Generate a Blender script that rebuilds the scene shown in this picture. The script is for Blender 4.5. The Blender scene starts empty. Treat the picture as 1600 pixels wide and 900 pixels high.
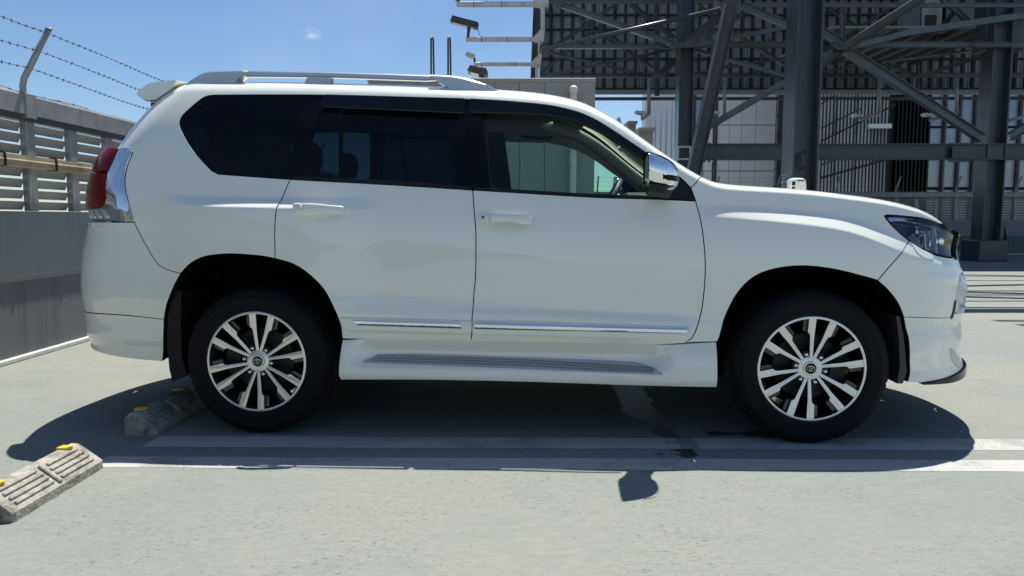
import bpy, bmesh, math, random
import numpy as np
from mathutils import Vector, Matrix
from mathutils.geometry import delaunay_2d_cdt

random.seed(4); RNG = np.random.default_rng(4)
SC = bpy.context.scene; COL = SC.collection; PI = math.pi

# ------------------------------------------------------------------ camera
CAM_H, PITCH, FOC = 1.1202, math.radians(5.394), 1165.0        # metres, downward tilt, focal length in photo pixels
cd = bpy.data.cameras.new('camera'); cam = bpy.data.objects.new('camera', cd); COL.objects.link(cam)
cam.location = (0, 0, CAM_H); cam.rotation_euler = (PI/2 - PITCH, 0, 0)
cd.sensor_width = 36; cd.lens = 36*FOC/1600; cd.clip_end = 3000; cd.clip_start = .05
SC.camera = cam

# ------------------------------------------------------------------ sky, sun, exposure
SUN_DIR = Vector((.13, .392, 1)).normalized()
EL = math.asin(SUN_DIR.z); AZ = math.atan2(SUN_DIR.x, SUN_DIR.y)
wd = bpy.data.worlds.new('World'); SC.world = wd; wd.use_nodes = True
nt = wd.node_tree; nt.nodes.clear()
sky = nt.nodes.new('ShaderNodeTexSky'); sky.sky_type = 'NISHITA'; sky.sun_disc = False
sky.sun_elevation = EL; sky.sun_rotation = AZ; sky.air_density = 1.0; sky.dust_density = .1; sky.ozone_density = 6.0
bg = nt.nodes.new('ShaderNodeBackground'); bg.inputs[1].default_value = .077
tc = nt.nodes.new('ShaderNodeTexCoord')
def wn(t, **k):
    n = nt.nodes.new(t)
    for a, b in k.items(): setattr(n, a, b)
    return n
# one faint wisp of cloud, fixed in the sky
cdir = Vector((-.2479, .942, .2256)).normalized()
sub = wn('ShaderNodeVectorMath', operation='SUBTRACT'); nt.links.new(tc.outputs['Generated'], sub.inputs[0]); sub.inputs[1].default_value = cdir
mp = wn('ShaderNodeMapping'); nt.links.new(sub.outputs[0], mp.inputs[0]); mp.inputs['Rotation'].default_value = (0, math.radians(35), 0); mp.inputs['Scale'].default_value = (1, 1, 2.0)
ln = wn('ShaderNodeVectorMath', operation='LENGTH'); nt.links.new(mp.outputs[0], ln.inputs[0])
mr = wn('ShaderNodeMapRange'); nt.links.new(ln.outputs['Value'], mr.inputs[0]); mr.inputs[1].default_value = .017; mr.inputs[2].default_value = .0; mr.inputs[3].default_value = 0; mr.inputs[4].default_value = 1
ns = wn('ShaderNodeTexNoise'); nt.links.new(mp.outputs[0], ns.inputs['Vector']); ns.inputs['Scale'].default_value = 80; ns.inputs['Detail'].default_value = 8
mu = wn('ShaderNodeMath', operation='MULTIPLY'); nsr = wn('ShaderNodeMapRange'); nt.links.new(ns.outputs[0], nsr.inputs[0]); nsr.inputs[1].default_value = .42; nsr.inputs[2].default_value = .7; nt.links.new(mr.outputs[0], mu.inputs[0]); nt.links.new(nsr.outputs[0], mu.inputs[1])
mu2 = wn('ShaderNodeMath', operation='MULTIPLY'); nt.links.new(mu.outputs[0], mu2.inputs[0]); mu2.inputs[1].default_value = .5
ns2 = wn('ShaderNodeTexNoise'); nt.links.new(tc.outputs['Generated'], ns2.inputs['Vector']); ns2.inputs['Scale'].default_value = 5; ns2.inputs['Detail'].default_value = 5
mr2 = wn('ShaderNodeMapRange'); nt.links.new(ns2.outputs[0], mr2.inputs[0]); mr2.inputs[1].default_value = .45; mr2.inputs[2].default_value = .8; mr2.inputs[3].default_value = 0; mr2.inputs[4].default_value = .10
ad = wn('ShaderNodeMath', operation='ADD'); nt.links.new(mu2.outputs[0], ad.inputs[0]); nt.links.new(mr2.outputs[0], ad.inputs[1])
mx = wn('ShaderNodeMix', data_type='RGBA'); nt.links.new(ad.outputs[0], mx.inputs['Factor']); nt.links.new(sky.outputs[0], mx.inputs['A']); mx.inputs['B'].default_value = (9, 9.4, 9.8, 1)
nt.links.new(mx.outputs['Result'], bg.inputs[0])
wo = nt.nodes.new('ShaderNodeOutputWorld'); nt.links.new(bg.outputs[0], wo.inputs[0])

sd = bpy.data.lights.new('sun', 'SUN'); sd.energy = 4.6; sd.angle = math.radians(.5); sd.color = (1, .965, .91)
sun = bpy.data.objects.new('sun', sd); COL.objects.link(sun); sun.rotation_euler = SUN_DIR.to_track_quat('Z', 'Y').to_euler()
vs = SC.view_settings; vs.view_transform = 'Standard'; vs.look = 'None'; vs.gamma = 1; vs.use_curve_mapping = False; vs.exposure = .56
SC.cycles.max_bounces = 12; SC.cycles.transparent_max_bounces = 16; SC.cycles.glossy_bounces = 6; SC.cycles.diffuse_bounces = 5

# ------------------------------------------------------------------ helpers: objects
def link(name, me, mats, parent=None, loc=(0, 0, 0), rot=(0, 0, 0)):
    o = bpy.data.objects.new(name, me); COL.objects.link(o)
    if me is not None:
        for m in (mats if isinstance(mats, (list, tuple)) else [mats]): me.materials.append(m)
    o.location = loc; o.rotation_euler = rot
    if parent is not None: o.parent = parent
    return o
def tag(o, label=None, cat=None, group=None, kind=None):
    if label: o['label'] = label
    if cat: o['category'] = cat
    if group: o['group'] = group
    if kind: o['kind'] = kind
    return o
def thing(name, label, cat, loc=(0, 0, 0), rz=0, group=None):
    return tag(link(name, None, None, None, loc, (0, 0, rz)), label, cat, group)
def clone(o, parent, loc=None, rot=None):
    c = o.copy(); COL.objects.link(c)
    if parent is not None: c.parent = parent
    if loc is not None: c.location = loc
    if rot is not None: c.rotation_euler = rot
    return c
def clone_tree(o, parent, loc=None, rot=None):
    c = clone(o, parent, loc, rot)
    for ch in list(o.children): clone_tree(ch, c)
    return c

class MB:
    """collects shapes for one mesh"""
    def __init__(s): s.v = []; s.f = []; s.m = []; s.s = []
    def add(s, vs, fs, m=0, smooth=False):
        b = len(s.v); s.v += [tuple(map(float, q)) for q in vs]
        for q in fs: s.f.append([b+i for i in q]); s.m.append(m); s.s.append(smooth)
        return s
    def box(s, c, d, m=0, rot=None, bev=0):
        hx, hy, hz = d[0]/2, d[1]/2, d[2]/2
        if bev <= 0:
            vs = [(x, y, z) for x in (-hx, hx) for y in (-hy, hy) for z in (-hz, hz)]
            fs = [(0, 1, 3, 2), (4, 6, 7, 5), (0, 4, 5, 1), (2, 3, 7, 6), (0, 2, 6, 4), (1, 5, 7, 3)]
        else:
            b = bev
            vs = []; 
            for z, k in ((-hz, b), (-hz+b, 0), (hz-b, 0), (hz, b)):
                for x, y in ((-hx+k+0, -hy+k+b*(k == 0)), (-hx+k+b*(k == 0), -hy+k), (hx-k-b*(k == 0), -hy+k), (hx-k, -hy+k+b*(k == 0)),
                             (hx-k, hy-k-b*(k == 0)), (hx-k-b*(k == 0), hy-k), (-hx+k+b*(k == 0), hy-k), (-hx+k, hy-k-b*(k == 0))):
                    vs.append((x, y, z))
            fs = [tuple(range(7, -1, -1)), tuple(range(24, 32))]
            for r in range(3):
                for i in range(8):
                    j = (i+1) % 8; fs.append((r*8+i, r*8+j, r*8+8+j, r*8+8+i))
        R = rot if rot is not None else Matrix.Identity(3)
        vs = [R @ Vector(q) + Vector(c) for q in vs]
        return s.add(vs, fs, m)
    def lathe(s, prof, seg=48, m=0, smooth=True, axis='Y', c=(0, 0, 0), close=False, mod=None):
        """prof: (radius, axial)"""
        vs = []; n = len(prof)
        for k in range(seg):
            a = 2*PI*k/seg; ca, sa = math.cos(a), math.sin(a)
            for j, (r, t) in enumerate(prof):
                if mod: r, t = mod(k, j, r, t)
                p = (r*ca, t, r*sa) if axis == 'Y' else ((r*ca, r*sa, t) if axis == 'Z' else (t, r*ca, r*sa))
                vs.append((p[0]+c[0], p[1]+c[1], p[2]+c[2]))
        fs = []
        for k in range(seg):
            k2 = (k+1) % seg
            for j in range(n-1 + (1 if close else 0)):
                j2 = (j+1) % n
                fs.append((k*n+j, k2*n+j, k2*n+j2, k*n+j2))
        return s.add(vs, fs, m, smooth)
    def tube(s, pts, r, seg=8, m=0, smooth=True, caps=True):
        pts = [Vector(q) for q in pts]; rs = r if isinstance(r, (list, tuple)) else [r]*len(pts)
        vs = []; up = None
        for i, q in enumerate(pts):
            d = (pts[min(i+1, len(pts)-1)] - pts[max(i-1, 0)]).normalized()
            if up is None:
                up = Vector((0, 0, 1)) if abs(d.z) < .9 else Vector((1, 0, 0))
            x = d.cross(up).normalized(); up2 = x.cross(d).normalized(); up = up2
            for k in range(seg):
                a = 2*PI*k/seg; vs.append(q + (x*math.cos(a) + up2*math.sin(a))*rs[i])
        fs = []
        for i in range(len(pts)-1):
            for k in range(seg):
                k2 = (k+1) % seg; fs.append((i*seg+k, i*seg+k2, (i+1)*seg+k2, (i+1)*seg+k))
        if caps: fs += [tuple(range(seg-1, -1, -1)), tuple(range((len(pts)-1)*seg, len(pts)*seg))]
        return s.add(vs, fs, m, smooth)
    def prism(s, poly, h0, h1, frame, m=0, smooth=False):
        """poly in 2D, extruded h0..h1; frame(a,b,h)->3D"""
        n = len(poly)
        vs = [frame(a, b, h0) for a, b in poly] + [frame(a, b, h1) for a, b in poly]
        fs = [tuple(range(n-1, -1, -1)), tuple(range(n, 2*n))] + [(i, (i+1) % n, n+(i+1) % n, n+i) for i in range(n)]
        return s.add(vs, fs, m, smooth)
    def mesh(s, name):
        me = bpy.data.meshes.new(name); me.from_pydata(s.v, [], s.f)
        me.polygons.foreach_set('material_index', s.m); me.polygons.foreach_set('use_smooth', s.s)
        bm = bmesh.new(); bm.from_mesh(me); bmesh.ops.recalc_face_normals(bm, faces=bm.faces); bm.to_mesh(me); bm.free()
        me.update(); return me
    def obj(s, name, mats, parent=None, loc=(0, 0, 0), rot=(0, 0, 0), split=None):
        o = link(name, s.mesh(name), mats, parent, loc, rot)
        if split: o.data.set_sharp_from_angle(angle=math.radians(split))
        return o

# ------------------------------------------------------------------ helpers: materials
def mat(name, col, rough=.5, metal=0, coat=0, coat_rough=.03, var=0, vscale=6, dirt=None, dscale=2.5, damt=.5, bump=0, bscale=40, streak=None, spec=.5, rvar=0, coords='Object', ior=1.5):
    m = bpy.data.materials.new(name); m.use_nodes = True; t = m.node_tree; b = t.nodes['Principled BSDF']
    N = lambda k, **a: (lambda n: ([setattr(n, p, q) for p, q in a.items()], n)[1])(t.nodes.new(k)); L = t.links.new
    b.inputs['Base Color'].default_value = (*col, 1); b.inputs['Roughness'].default_value = rough; b.inputs['Metallic'].default_value = metal
    b.inputs['Coat Weight'].default_value = coat; b.inputs['Coat Roughness'].default_value = coat_rough; b.inputs['Specular IOR Level'].default_value = spec; b.inputs['IOR'].default_value = ior
    tcn = N('ShaderNodeTexCoord'); src = tcn.outputs[coords]
    if streak:
        mpn = N('ShaderNodeMapping'); L(src, mpn.inputs[0]); mpn.inputs['Scale'].default_value = streak; ssrc = mpn.outputs[0]
    else: ssrc = src
    cur = None
    if var:
        n = N('ShaderNodeTexNoise'); L(src, n.inputs['Vector']); n.inputs['Scale'].default_value = vscale; n.inputs['Detail'].default_value = 6; n.inputs['Roughness'].default_value = .6
        r = N('ShaderNodeMapRange'); L(n.outputs[0], r.inputs[0]); r.inputs[1].default_value = .25; r.inputs[2].default_value = .75; r.inputs[3].default_value = 1-var; r.inputs[4].default_value = 1+var
        h = N('ShaderNodeMix', data_type='RGBA', blend_type='MULTIPLY'); h.inputs['Factor'].default_value = 1; h.inputs['A'].default_value = (*col, 1); L(r.outputs[0], h.inputs['B']); cur = h.outputs['Result']
        if rvar:
            r2 = N('ShaderNodeMapRange'); L(n.outputs[0], r2.inputs[0]); r2.inputs[1].default_value = .3; r2.inputs[2].default_value = .7; r2.inputs[3].default_value = rough-rvar; r2.inputs[4].default_value = rough+rvar; L(r2.outputs[0], b.inputs['Roughness'])
    if dirt:
        n = N('ShaderNodeTexNoise'); L(ssrc, n.inputs['Vector']); n.inputs['Scale'].default_value = dscale; n.inputs['Detail'].default_value = 8; n.inputs['Roughness'].default_value = .65
        r = N('ShaderNodeMapRange'); L(n.outputs[0], r.inputs[0]); r.inputs[1].default_value = .48; r.inputs[2].default_value = .72; r.inputs[3].default_value = 0; r.inputs[4].default_value = damt
        h = N('ShaderNodeMix', data_type='RGBA'); L(r.outputs[0], h.inputs['Factor']); h.inputs['B'].default_value = (*dirt, 1)
        if cur: L(cur, h.inputs['A'])
        else: h.inputs['A'].default_value = (*col, 1)
        cur = h.outputs['Result']
    if cur: L(cur, b.inputs['Base Color'])
    if bump:
        n = N('ShaderNodeTexNoise'); L(src, n.inputs['Vector']); n.inputs['Scale'].default_value = bscale; n.inputs['Detail'].default_value = 5
        bp = N('ShaderNodeBump'); L(n.outputs[0], bp.inputs['Height']); bp.inputs['Strength'].default_value = bump; bp.inputs['Distance'].default_value = .01; L(bp.outputs[0], b.inputs['Normal'])
    return m
def glass_mat(name, tint, rough=.0, refl=1.0, ior=1.5):
    m = bpy.data.materials.new(name); m.use_nodes = True; t = m.node_tree; t.nodes.clear(); L = t.links.new
    o = t.nodes.new('ShaderNodeOutputMaterial'); tr = t.nodes.new('ShaderNodeBsdfTransparent'); tr.inputs[0].default_value = (*tint, 1)
    g = t.nodes.new('ShaderNodeBsdfGlossy'); g.inputs['Roughness'].default_value = rough; g.inputs['Color'].default_value = (refl, refl, refl, 1)
    fr = t.nodes.new('ShaderNodeFresnel'); fr.inputs[0].default_value = ior
    mx = t.nodes.new('ShaderNodeMixShader'); L(fr.outputs[0], mx.inputs[0]); L(tr.outputs[0], mx.inputs[1]); L(g.outputs[0], mx.inputs[2]); L(mx.outputs[0], o.inputs[0])
    return m

M = {}
M['paint'] = mat('white_paint', (.88, .885, .785), .30, coat=1, coat_rough=.015, spec=.4)
M['paint'].node_tree.nodes['Principled BSDF'].inputs['Coat IOR'].default_value = 1.62
M['black_gloss'] = mat('black_gloss', (.004, .004, .006), .16, spec=.2)
M['black_matt'] = mat('black_plastic', (.009, .009, .010), .6, spec=.3, bump=.15, bscale=400)
M['dark_plastic'] = mat('dark_grey_plastic', (.035, .037, .04), .45, bump=.1, bscale=300)
M['chrome'] = mat('chrome', (.86, .87, .88), .05, 1)
M['satin_silver'] = mat('satin_silver', (.50, .52, .55), .34, .8, coat=.3)
M['patterned'] = mat('patterned_silver', (.60, .61, .61), .30, .35, coat=.6)
M['machined'] = mat('machined_alloy', (.74, .74, .73), .30, .9)
M['wheel_black'] = mat('wheel_black', (.012, .013, .016), .2, coat=.6)
M['rubber'] = mat('tyre_rubber', (.0045, .0045, .006), .75, spec=.25, bump=.2, bscale=150, var=.25, vscale=14)
M['disc'] = mat('brake_disc', (.022, .022, .024), .5, .5)
M['void'] = mat('wheel_well_liner', (.004, .004, .004), .9, spec=.1)
M['red'] = mat('red_lens', (.17, .002, .005), .12, spec=.3, bump=.10, bscale=60)
M['trim'] = mat('interior_beige', (.50, .46, .39), .8, bump=.1, bscale=200)
M['seat'] = mat('seat_leather', (.045, .042, .04), .6, bump=.15, bscale=90)
M['dash'] = mat('dashboard', (.05, .05, .05), .6)
M['steer'] = mat('steering_rim', (.14, .15, .15), .45)
M['glass_front'] = glass_mat('green_glass', (.63, .82, .75), 0, .7)
M['glass_screen'] = glass_mat('windscreen_glass', (.78, .86, .80))
M['glass_dark'] = glass_mat('privacy_glass', (.085, .145, .175), 0, .55)
M['lens'] = glass_mat('clear_lens', (.80, .84, .90))
M['visor'] = glass_mat('smoked_acrylic', (.10, .10, .115))
M['mirror'] = mat('mirror', (.9, .9, .9), .0, 1)
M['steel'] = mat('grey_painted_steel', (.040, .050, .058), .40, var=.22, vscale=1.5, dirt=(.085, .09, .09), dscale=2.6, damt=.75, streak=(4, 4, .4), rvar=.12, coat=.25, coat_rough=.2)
M['rust'] = mat('rust_spots', (.16, .08, .04), .8, var=.3, vscale=20)
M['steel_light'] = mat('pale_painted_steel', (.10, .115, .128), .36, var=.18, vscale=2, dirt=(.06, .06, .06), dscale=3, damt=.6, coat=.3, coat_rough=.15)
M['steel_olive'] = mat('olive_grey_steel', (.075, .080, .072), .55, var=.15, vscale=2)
M['sheet'] = mat('corrugated_sheet', (.30, .305, .30), .6, var=.18, vscale=.8, dirt=(.08, .08, .08), dscale=1.2, damt=.5, streak=(4, 4, .4))
M['galv'] = mat('galvanised_steel', (.30, .31, .315), .45, .35, var=.22, vscale=9, dirt=(.20, .20, .20), dscale=3, damt=.6, streak=(5, 5, .6))
M['slat'] = mat('aluminium_slat', (.31, .31, .30), .5, .1, var=.12, vscale=7, dirt=(.30, .29, .26), dscale=5, damt=.5)
M['parapet'] = mat('stained_parapet', (.125, .135, .145), .75, var=.12, vscale=1.2, dirt=(.075, .08, .09), dscale=1.6, damt=.85, streak=(9, 9, .35), bump=.2, bscale=60)
M['panel'] = mat('smooth_wall_panel', (.21, .228, .24), .5, var=.05, vscale=1, dirt=(.17, .185, .195), dscale=1.3, damt=.7, streak=(8, 8, .5))
M['kerb'] = mat('pale_kerb', (.55, .55, .51), .8, var=.15, vscale=14, bump=.2)
M['tray'] = mat('rusty_cream_tray', (.38, .31, .19), .6, var=.2, vscale=5, dirt=(.20, .11, .05), dscale=3, damt=.7)
M['beige'] = mat('beige_cladding', (.30, .29, .27), .7, var=.05, vscale=.6, bump=.05)
M['white_metal'] = mat('white_painted_metal', (.62, .61, .57), .5, var=.1, vscale=8, dirt=(.25, .15, .08), dscale=7, damt=.55)
M['lamp_dark'] = mat('dark_lamp_housing', (.045, .05, .045), .5)
M['lamp_glass'] = mat('lamp_glass', (.30, .32, .33), .15, coat=.5)
M['white'] = mat('white_enamel', (.75, .75, .73), .4)
M['concrete'] = mat('wheel_stop_concrete', (.36, .34, .285), .9, var=.35, vscale=22, dirt=(.07, .07, .06), dscale=14, damt=.95, bump=.6, bscale=70)
M['yellow'] = mat('yellow_reflector', (.78, .50, .03), .35, bump=.3, bscale=120, var=.1, vscale=40)
M['grey_panel'] = mat('grey_white_facade', (.72, .74, .76), .6, var=.05, vscale=.4)
M['pale_fin'] = mat('pale_fin', (.70, .74, .77), .5, var=.06, vscale=1)
M['bluegrey_fin'] = mat('blue_grey_fin', (.66, .73, .76), .45, var=.08, vscale=1)
M['facade_glass'] = mat('facade_glass', (.24, .33, .42), .08, .0, coat=1)
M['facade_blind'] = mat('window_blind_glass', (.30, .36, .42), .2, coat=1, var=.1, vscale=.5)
M['dark'] = mat('dark_facade', (.012, .013, .016), .6)
M['sign'] = mat('sign_plate', (.34, .37, .40), .5)
M['ink'] = mat('sign_ink', (.02, .025, .03), .6)
M['orange'] = mat('amber_lens', (.5, .12, .01), .2, coat=1)
# ------------------------------------------------------------------ survey helper: a sight line (photo pixel) met with the vertical plane D metres ahead
def site(px, py, D):
    a = (px-800)/FOC; b = (py-450)/FOC
    d = Vector((a, math.cos(PITCH) - b*math.sin(PITCH), -math.sin(PITCH) - b*math.cos(PITCH)))
    return Vector((0, 0, CAM_H)) + d*(D/d.y)

# ------------------------------------------------------------------ ground
def deck_material():
    m = bpy.data.materials.new('coated_concrete_deck'); m.use_nodes = True; t = m.node_tree; b = t.nodes['Principled BSDF']; L = t.links.new
    def N(k, **a):
        n = t.nodes.new(k); [setattr(n, p, q) for p, q in a.items()]; return n
    tc = N('ShaderNodeTexCoord').outputs['Object']
    def noise(scale, detail=6, rough=.6, sc=None, dist=0):
        src = tc
        if sc:
            mp = N('ShaderNodeMapping'); L(tc, mp.inputs[0]); mp.inputs['Scale'].default_value = sc; src = mp.outputs[0]
        n = N('ShaderNodeTexNoise'); L(src, n.inputs['Vector']); n.inputs['Scale'].default_value = scale; n.inputs['Detail'].default_value = detail; n.inputs['Roughness'].default_value = rough; n.inputs['Distortion'].default_value = dist
        return n.outputs[0]
    def rng(s, a, b2, c, d):
        r = N('ShaderNodeMapRange'); L(s, r.inputs[0])
        for i, q in enumerate((a, b2, c, d)): r.inputs[i+1].default_value = q
        return r.outputs[0]
    def mix(f, A, B, mode='MIX'):
        x = N('ShaderNodeMix', data_type='RGBA', blend_type=mode)
        for nm, q in (('Factor', f), ('A', A), ('B', B)):
            if isinstance(q, (int, float)): x.inputs[nm].default_value = q
            elif isinstance(q, tuple): x.inputs[nm].default_value = (*q, 1)
            else: L(q, x.inputs[nm])
        return x.outputs['Result']
    def mul(a, c):
        x = N('ShaderNodeMath', operation='MULTIPLY'); L(a, x.inputs[0])
        if isinstance(c, (int, float)): x.inputs[1].default_value = c
        else: L(c, x.inputs[1])
        return x.outputs[0]
    c = mix(rng(noise(.55, 5, .55, None, .6), .38, .64, 0, 1), (.236, .254, .240), (0.286, 0.281, 0.246))          # greenish coat / chalky wear
    c = mix(rng(noise(1.7, 8, .65, (1, 1.6, 1), 1.2), .50, .68, 0, .75), c, (0.220, 0.241, 0.234))
    c = mix(rng(noise(6, 6, .7, (.45, 1.5, 1), .4), .56, .74, 0, .55), c, (0.311, 0.308, 0.286))                     # long brush wear
    c = mix(rng(noise(34, 5, .7, (.35, 1, 1)), .35, .68, .93, 1.06), (0, 0, 0), c) if False else c
    c = mix(1.0, c, rng(noise(38, 6, .8, (.45, 1, 1)), .3, .7, .86, 1.13), 'MULTIPLY')
    c = mix(1.0, c, rng(noise(210, 4, .7), .3, .7, .83, 1.15), 'MULTIPLY')
    pit = mul(rng(noise(75, 4, .65, (.55, 1, 1)), .58, .63, 0, 1), rng(noise(1.9, 6, .7, (.6, 1.2, 1), 1.5), .44, .60, .10, 1))   # dark pitting, only in patches
    c = mix(mul(pit, .75), c, (0.105, 0.105, 0.095))
    pit2 = rng(noise(60, 2, .5), .72, .75, 0, .8)
    c = mix(pit2, c, (0.091, 0.091, 0.084))
    c = mix(1.0, c, (.91, .93, .89), 'MULTIPLY')
    wm = wet_mask(t, tc); c = mix(wm, c, mix(1.0, c, (.20, .22, .23), 'MULTIPLY'))
    L(c, b.inputs['Base Color']); L(rng(wm, 0, 1, .78, .40), b.inputs['Roughness']); b.inputs['Specular IOR Level'].default_value = .3
    h = N('ShaderNodeMath', operation='ADD'); L(noise(120, 5, .7, (.5, 1, 1)), h.inputs[0]); L(mul(pit, -1.2), h.inputs[1])
    bp = N('ShaderNodeBump'); L(h.outputs[0], bp.inputs['Height']); bp.inputs['Strength'].default_value = .35; bp.inputs['Distance'].default_value = .006; L(bp.outputs[0], b.inputs['Normal'])
    return m
def wet_mask(t, tc, seed=0.):
    """stain of dripped water: distance to a crooked trail on the deck, broken up by noise"""
    L = t.links.new
    def N(k, **a):
        n = t.nodes.new(k); [setattr(n, p, q) for p, q in a.items()]; return n
    def m(op, a, b=None, c=None):
        x = N('ShaderNodeMath', operation=op)
        for i, q in enumerate((a, b, c)):
            if q is None: continue
            if isinstance(q, (int, float)): x.inputs[i].default_value = q
            else: L(q, x.inputs[i])
        return x.outputs[0]
    n1 = N('ShaderNodeTexNoise'); L(tc, n1.inputs['Vector']); n1.inputs['Scale'].default_value = 7; n1.inputs['Detail'].default_value = 7; n1.inputs['Roughness'].default_value = .7
    best = None
    for (ax, ay, bx, by, r) in ((.78, 4.9, .74, 4.2, .10), (.74, 4.2, .80, 3.85, .045), (.80, 3.85, .84, 3.46, .055), (.70, 3.46, .95, 3.44, .018), (1.05, 3.80, 1.7, 3.80, .03), (.74, 3.66, .86, 3.6, .03)):
        dx, dy = bx-ax, by-ay; l2 = dx*dx+dy*dy
        s = N('ShaderNodeSeparateXYZ'); L(tc, s.inputs[0])
        px = m('SUBTRACT', s.outputs[0], ax); py = m('SUBTRACT', s.outputs[1], ay)
        h = m('MULTIPLY', m('ADD', m('MULTIPLY', px, dx), m('MULTIPLY', py, dy)), 1/l2); h = m('MINIMUM', m('MAXIMUM', h, 0.), 1.)
        ex = m('SUBTRACT', px, m('MULTIPLY', h, dx)); ey = m('SUBTRACT', py, m('MULTIPLY', h, dy))
        d = m('SQRT', m('ADD', m('MULTIPLY', ex, ex), m('MULTIPLY', ey, ey)))
        v = m('SUBTRACT', r, d); best = v if best is None else m('MAXIMUM', best, v)
    v = m('ADD', best, m('MULTIPLY', m('SUBTRACT', n1.outputs[0], .5), .20))
    mr = N('ShaderNodeMapRange'); L(v, mr.inputs[0]); mr.inputs[1].default_value = -.004; mr.inputs[2].default_value = .012; mr.inputs[3].default_value = 0; mr.inputs[4].default_value = 1
    return mr.outputs[0]
M['deck'] = deck_material()
def worn_paint():
    m = bpy.data.materials.new('worn_line_paint'); m.use_nodes = True; t = m.node_tree; b = t.nodes['Principled BSDF']; L = t.links.new
    tc = t.nodes.new('ShaderNodeTexCoord'); mp = t.nodes.new('ShaderNodeMapping'); L(tc.outputs['Object'], mp.inputs[0]); mp.inputs['Scale'].default_value = (2.2, .8, 1)
    n = t.nodes.new('ShaderNodeTexNoise'); L(mp.outputs[0], n.inputs['Vector']); n.inputs['Scale'].default_value = 34; n.inputs['Detail'].default_value = 6; n.inputs['Roughness'].default_value = .7
    n2 = t.nodes.new('ShaderNodeTexNoise'); L(tc.outputs['Object'], n2.inputs['Vector']); n2.inputs['Scale'].default_value = 2.6; n2.inputs['Detail'].default_value = 4
    a = t.nodes.new('ShaderNodeMath'); a.operation = 'ADD'; L(n.outputs[0], a.inputs[0]); L(n2.outputs[0], a.inputs[1])
    r = t.nodes.new('ShaderNodeMapRange'); L(a.outputs[0], r.inputs[0]); r.inputs[1].default_value = 1.04; r.inputs[2].default_value = 1.16; r.inputs[3].default_value = 0; r.inputs[4].default_value = .8
    x = t.nodes.new('ShaderNodeMix'); x.data_type = 'RGBA'; L(r.outputs[0], x.inputs['Factor']); x.inputs['A'].default_value = (.43, .425, .40, 1); x.inputs['B'].default_value = (.255, .26, .245, 1)
    w = t.nodes.new('ShaderNodeMix'); w.data_type = 'RGBA'; wmv = wet_mask(t, tc.outputs['Object']); wf = t.nodes.new('ShaderNodeMath'); wf.operation = 'MULTIPLY'; L(wmv, wf.inputs[0]); wf.inputs[1].default_value = .55; L(wf.outputs[0], w.inputs['Factor']); L(x.outputs['Result'], w.inputs['A']); w.inputs['B'].default_value = (.09, .095, .095, 1)
    L(w.outputs['Result'], b.inputs['Base Color']); b.inputs['Roughness'].default_value = .75
    return m
M['line'] = worn_paint()
M['wet'] = mat('wet_concrete', (.05, .055, .055), .22, var=.3, vscale=20, bump=.6, bscale=70, spec=.35)
M['city'] = mat('city_ground', (.20, .20, .19), .9, var=.2, vscale=.02)

tag(MB().add([(-1500, -1500, -14), (1500, -1500, -14), (1500, 1500, -14), (-1500, 1500, -14)], [(0, 1, 2, 3)]).obj('ground', M['city']), kind='structure')
o = MB().add([(-4.6, -44, 0), (46, -44, 0), (46, 23.6, 0), (-4.6, 23.6, 0)], [(0, 1, 2, 3)]).obj('parking_deck', M['deck']); tag(o, kind='structure')
tag(MB().box((20.7, -10.2, -7.2), (50.5, 67.5, 13.6)).obj('parking_building_walls', M['beige']), kind='structure')
def stripe(x0, x1, y0, y1, rz, z=.0012):
    mb = MB(); n = 60; rows = []
    for i in range(n+1):
        x = x0 + (x1-x0)*i/n
        for y, sgn in ((y0, -1), (y1, 1)):
            rows.append((x, y + RNG.normal(0, .0022), z))
    for i in range(n): mb.add([rows[2*i], rows[2*i+2], rows[2*i+3], rows[2*i+1]], [(0, 1, 2, 3)])
    o = mb.obj('painted_line', M['line'], rot=(0, 0, rz)); return tag(o, kind='structure')
RL = math.radians(-.75)
stripe(-1.86, 6.2, 3.545, 3.725, RL); stripe(-1.95, 6.2, 3.240, 3.395, RL)
for yy in (8.6,): stripe(-1.9, 3.4, yy, yy+.16, RL); stripe(-1.9, 3.4, yy+.34, yy+.5, RL)
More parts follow.
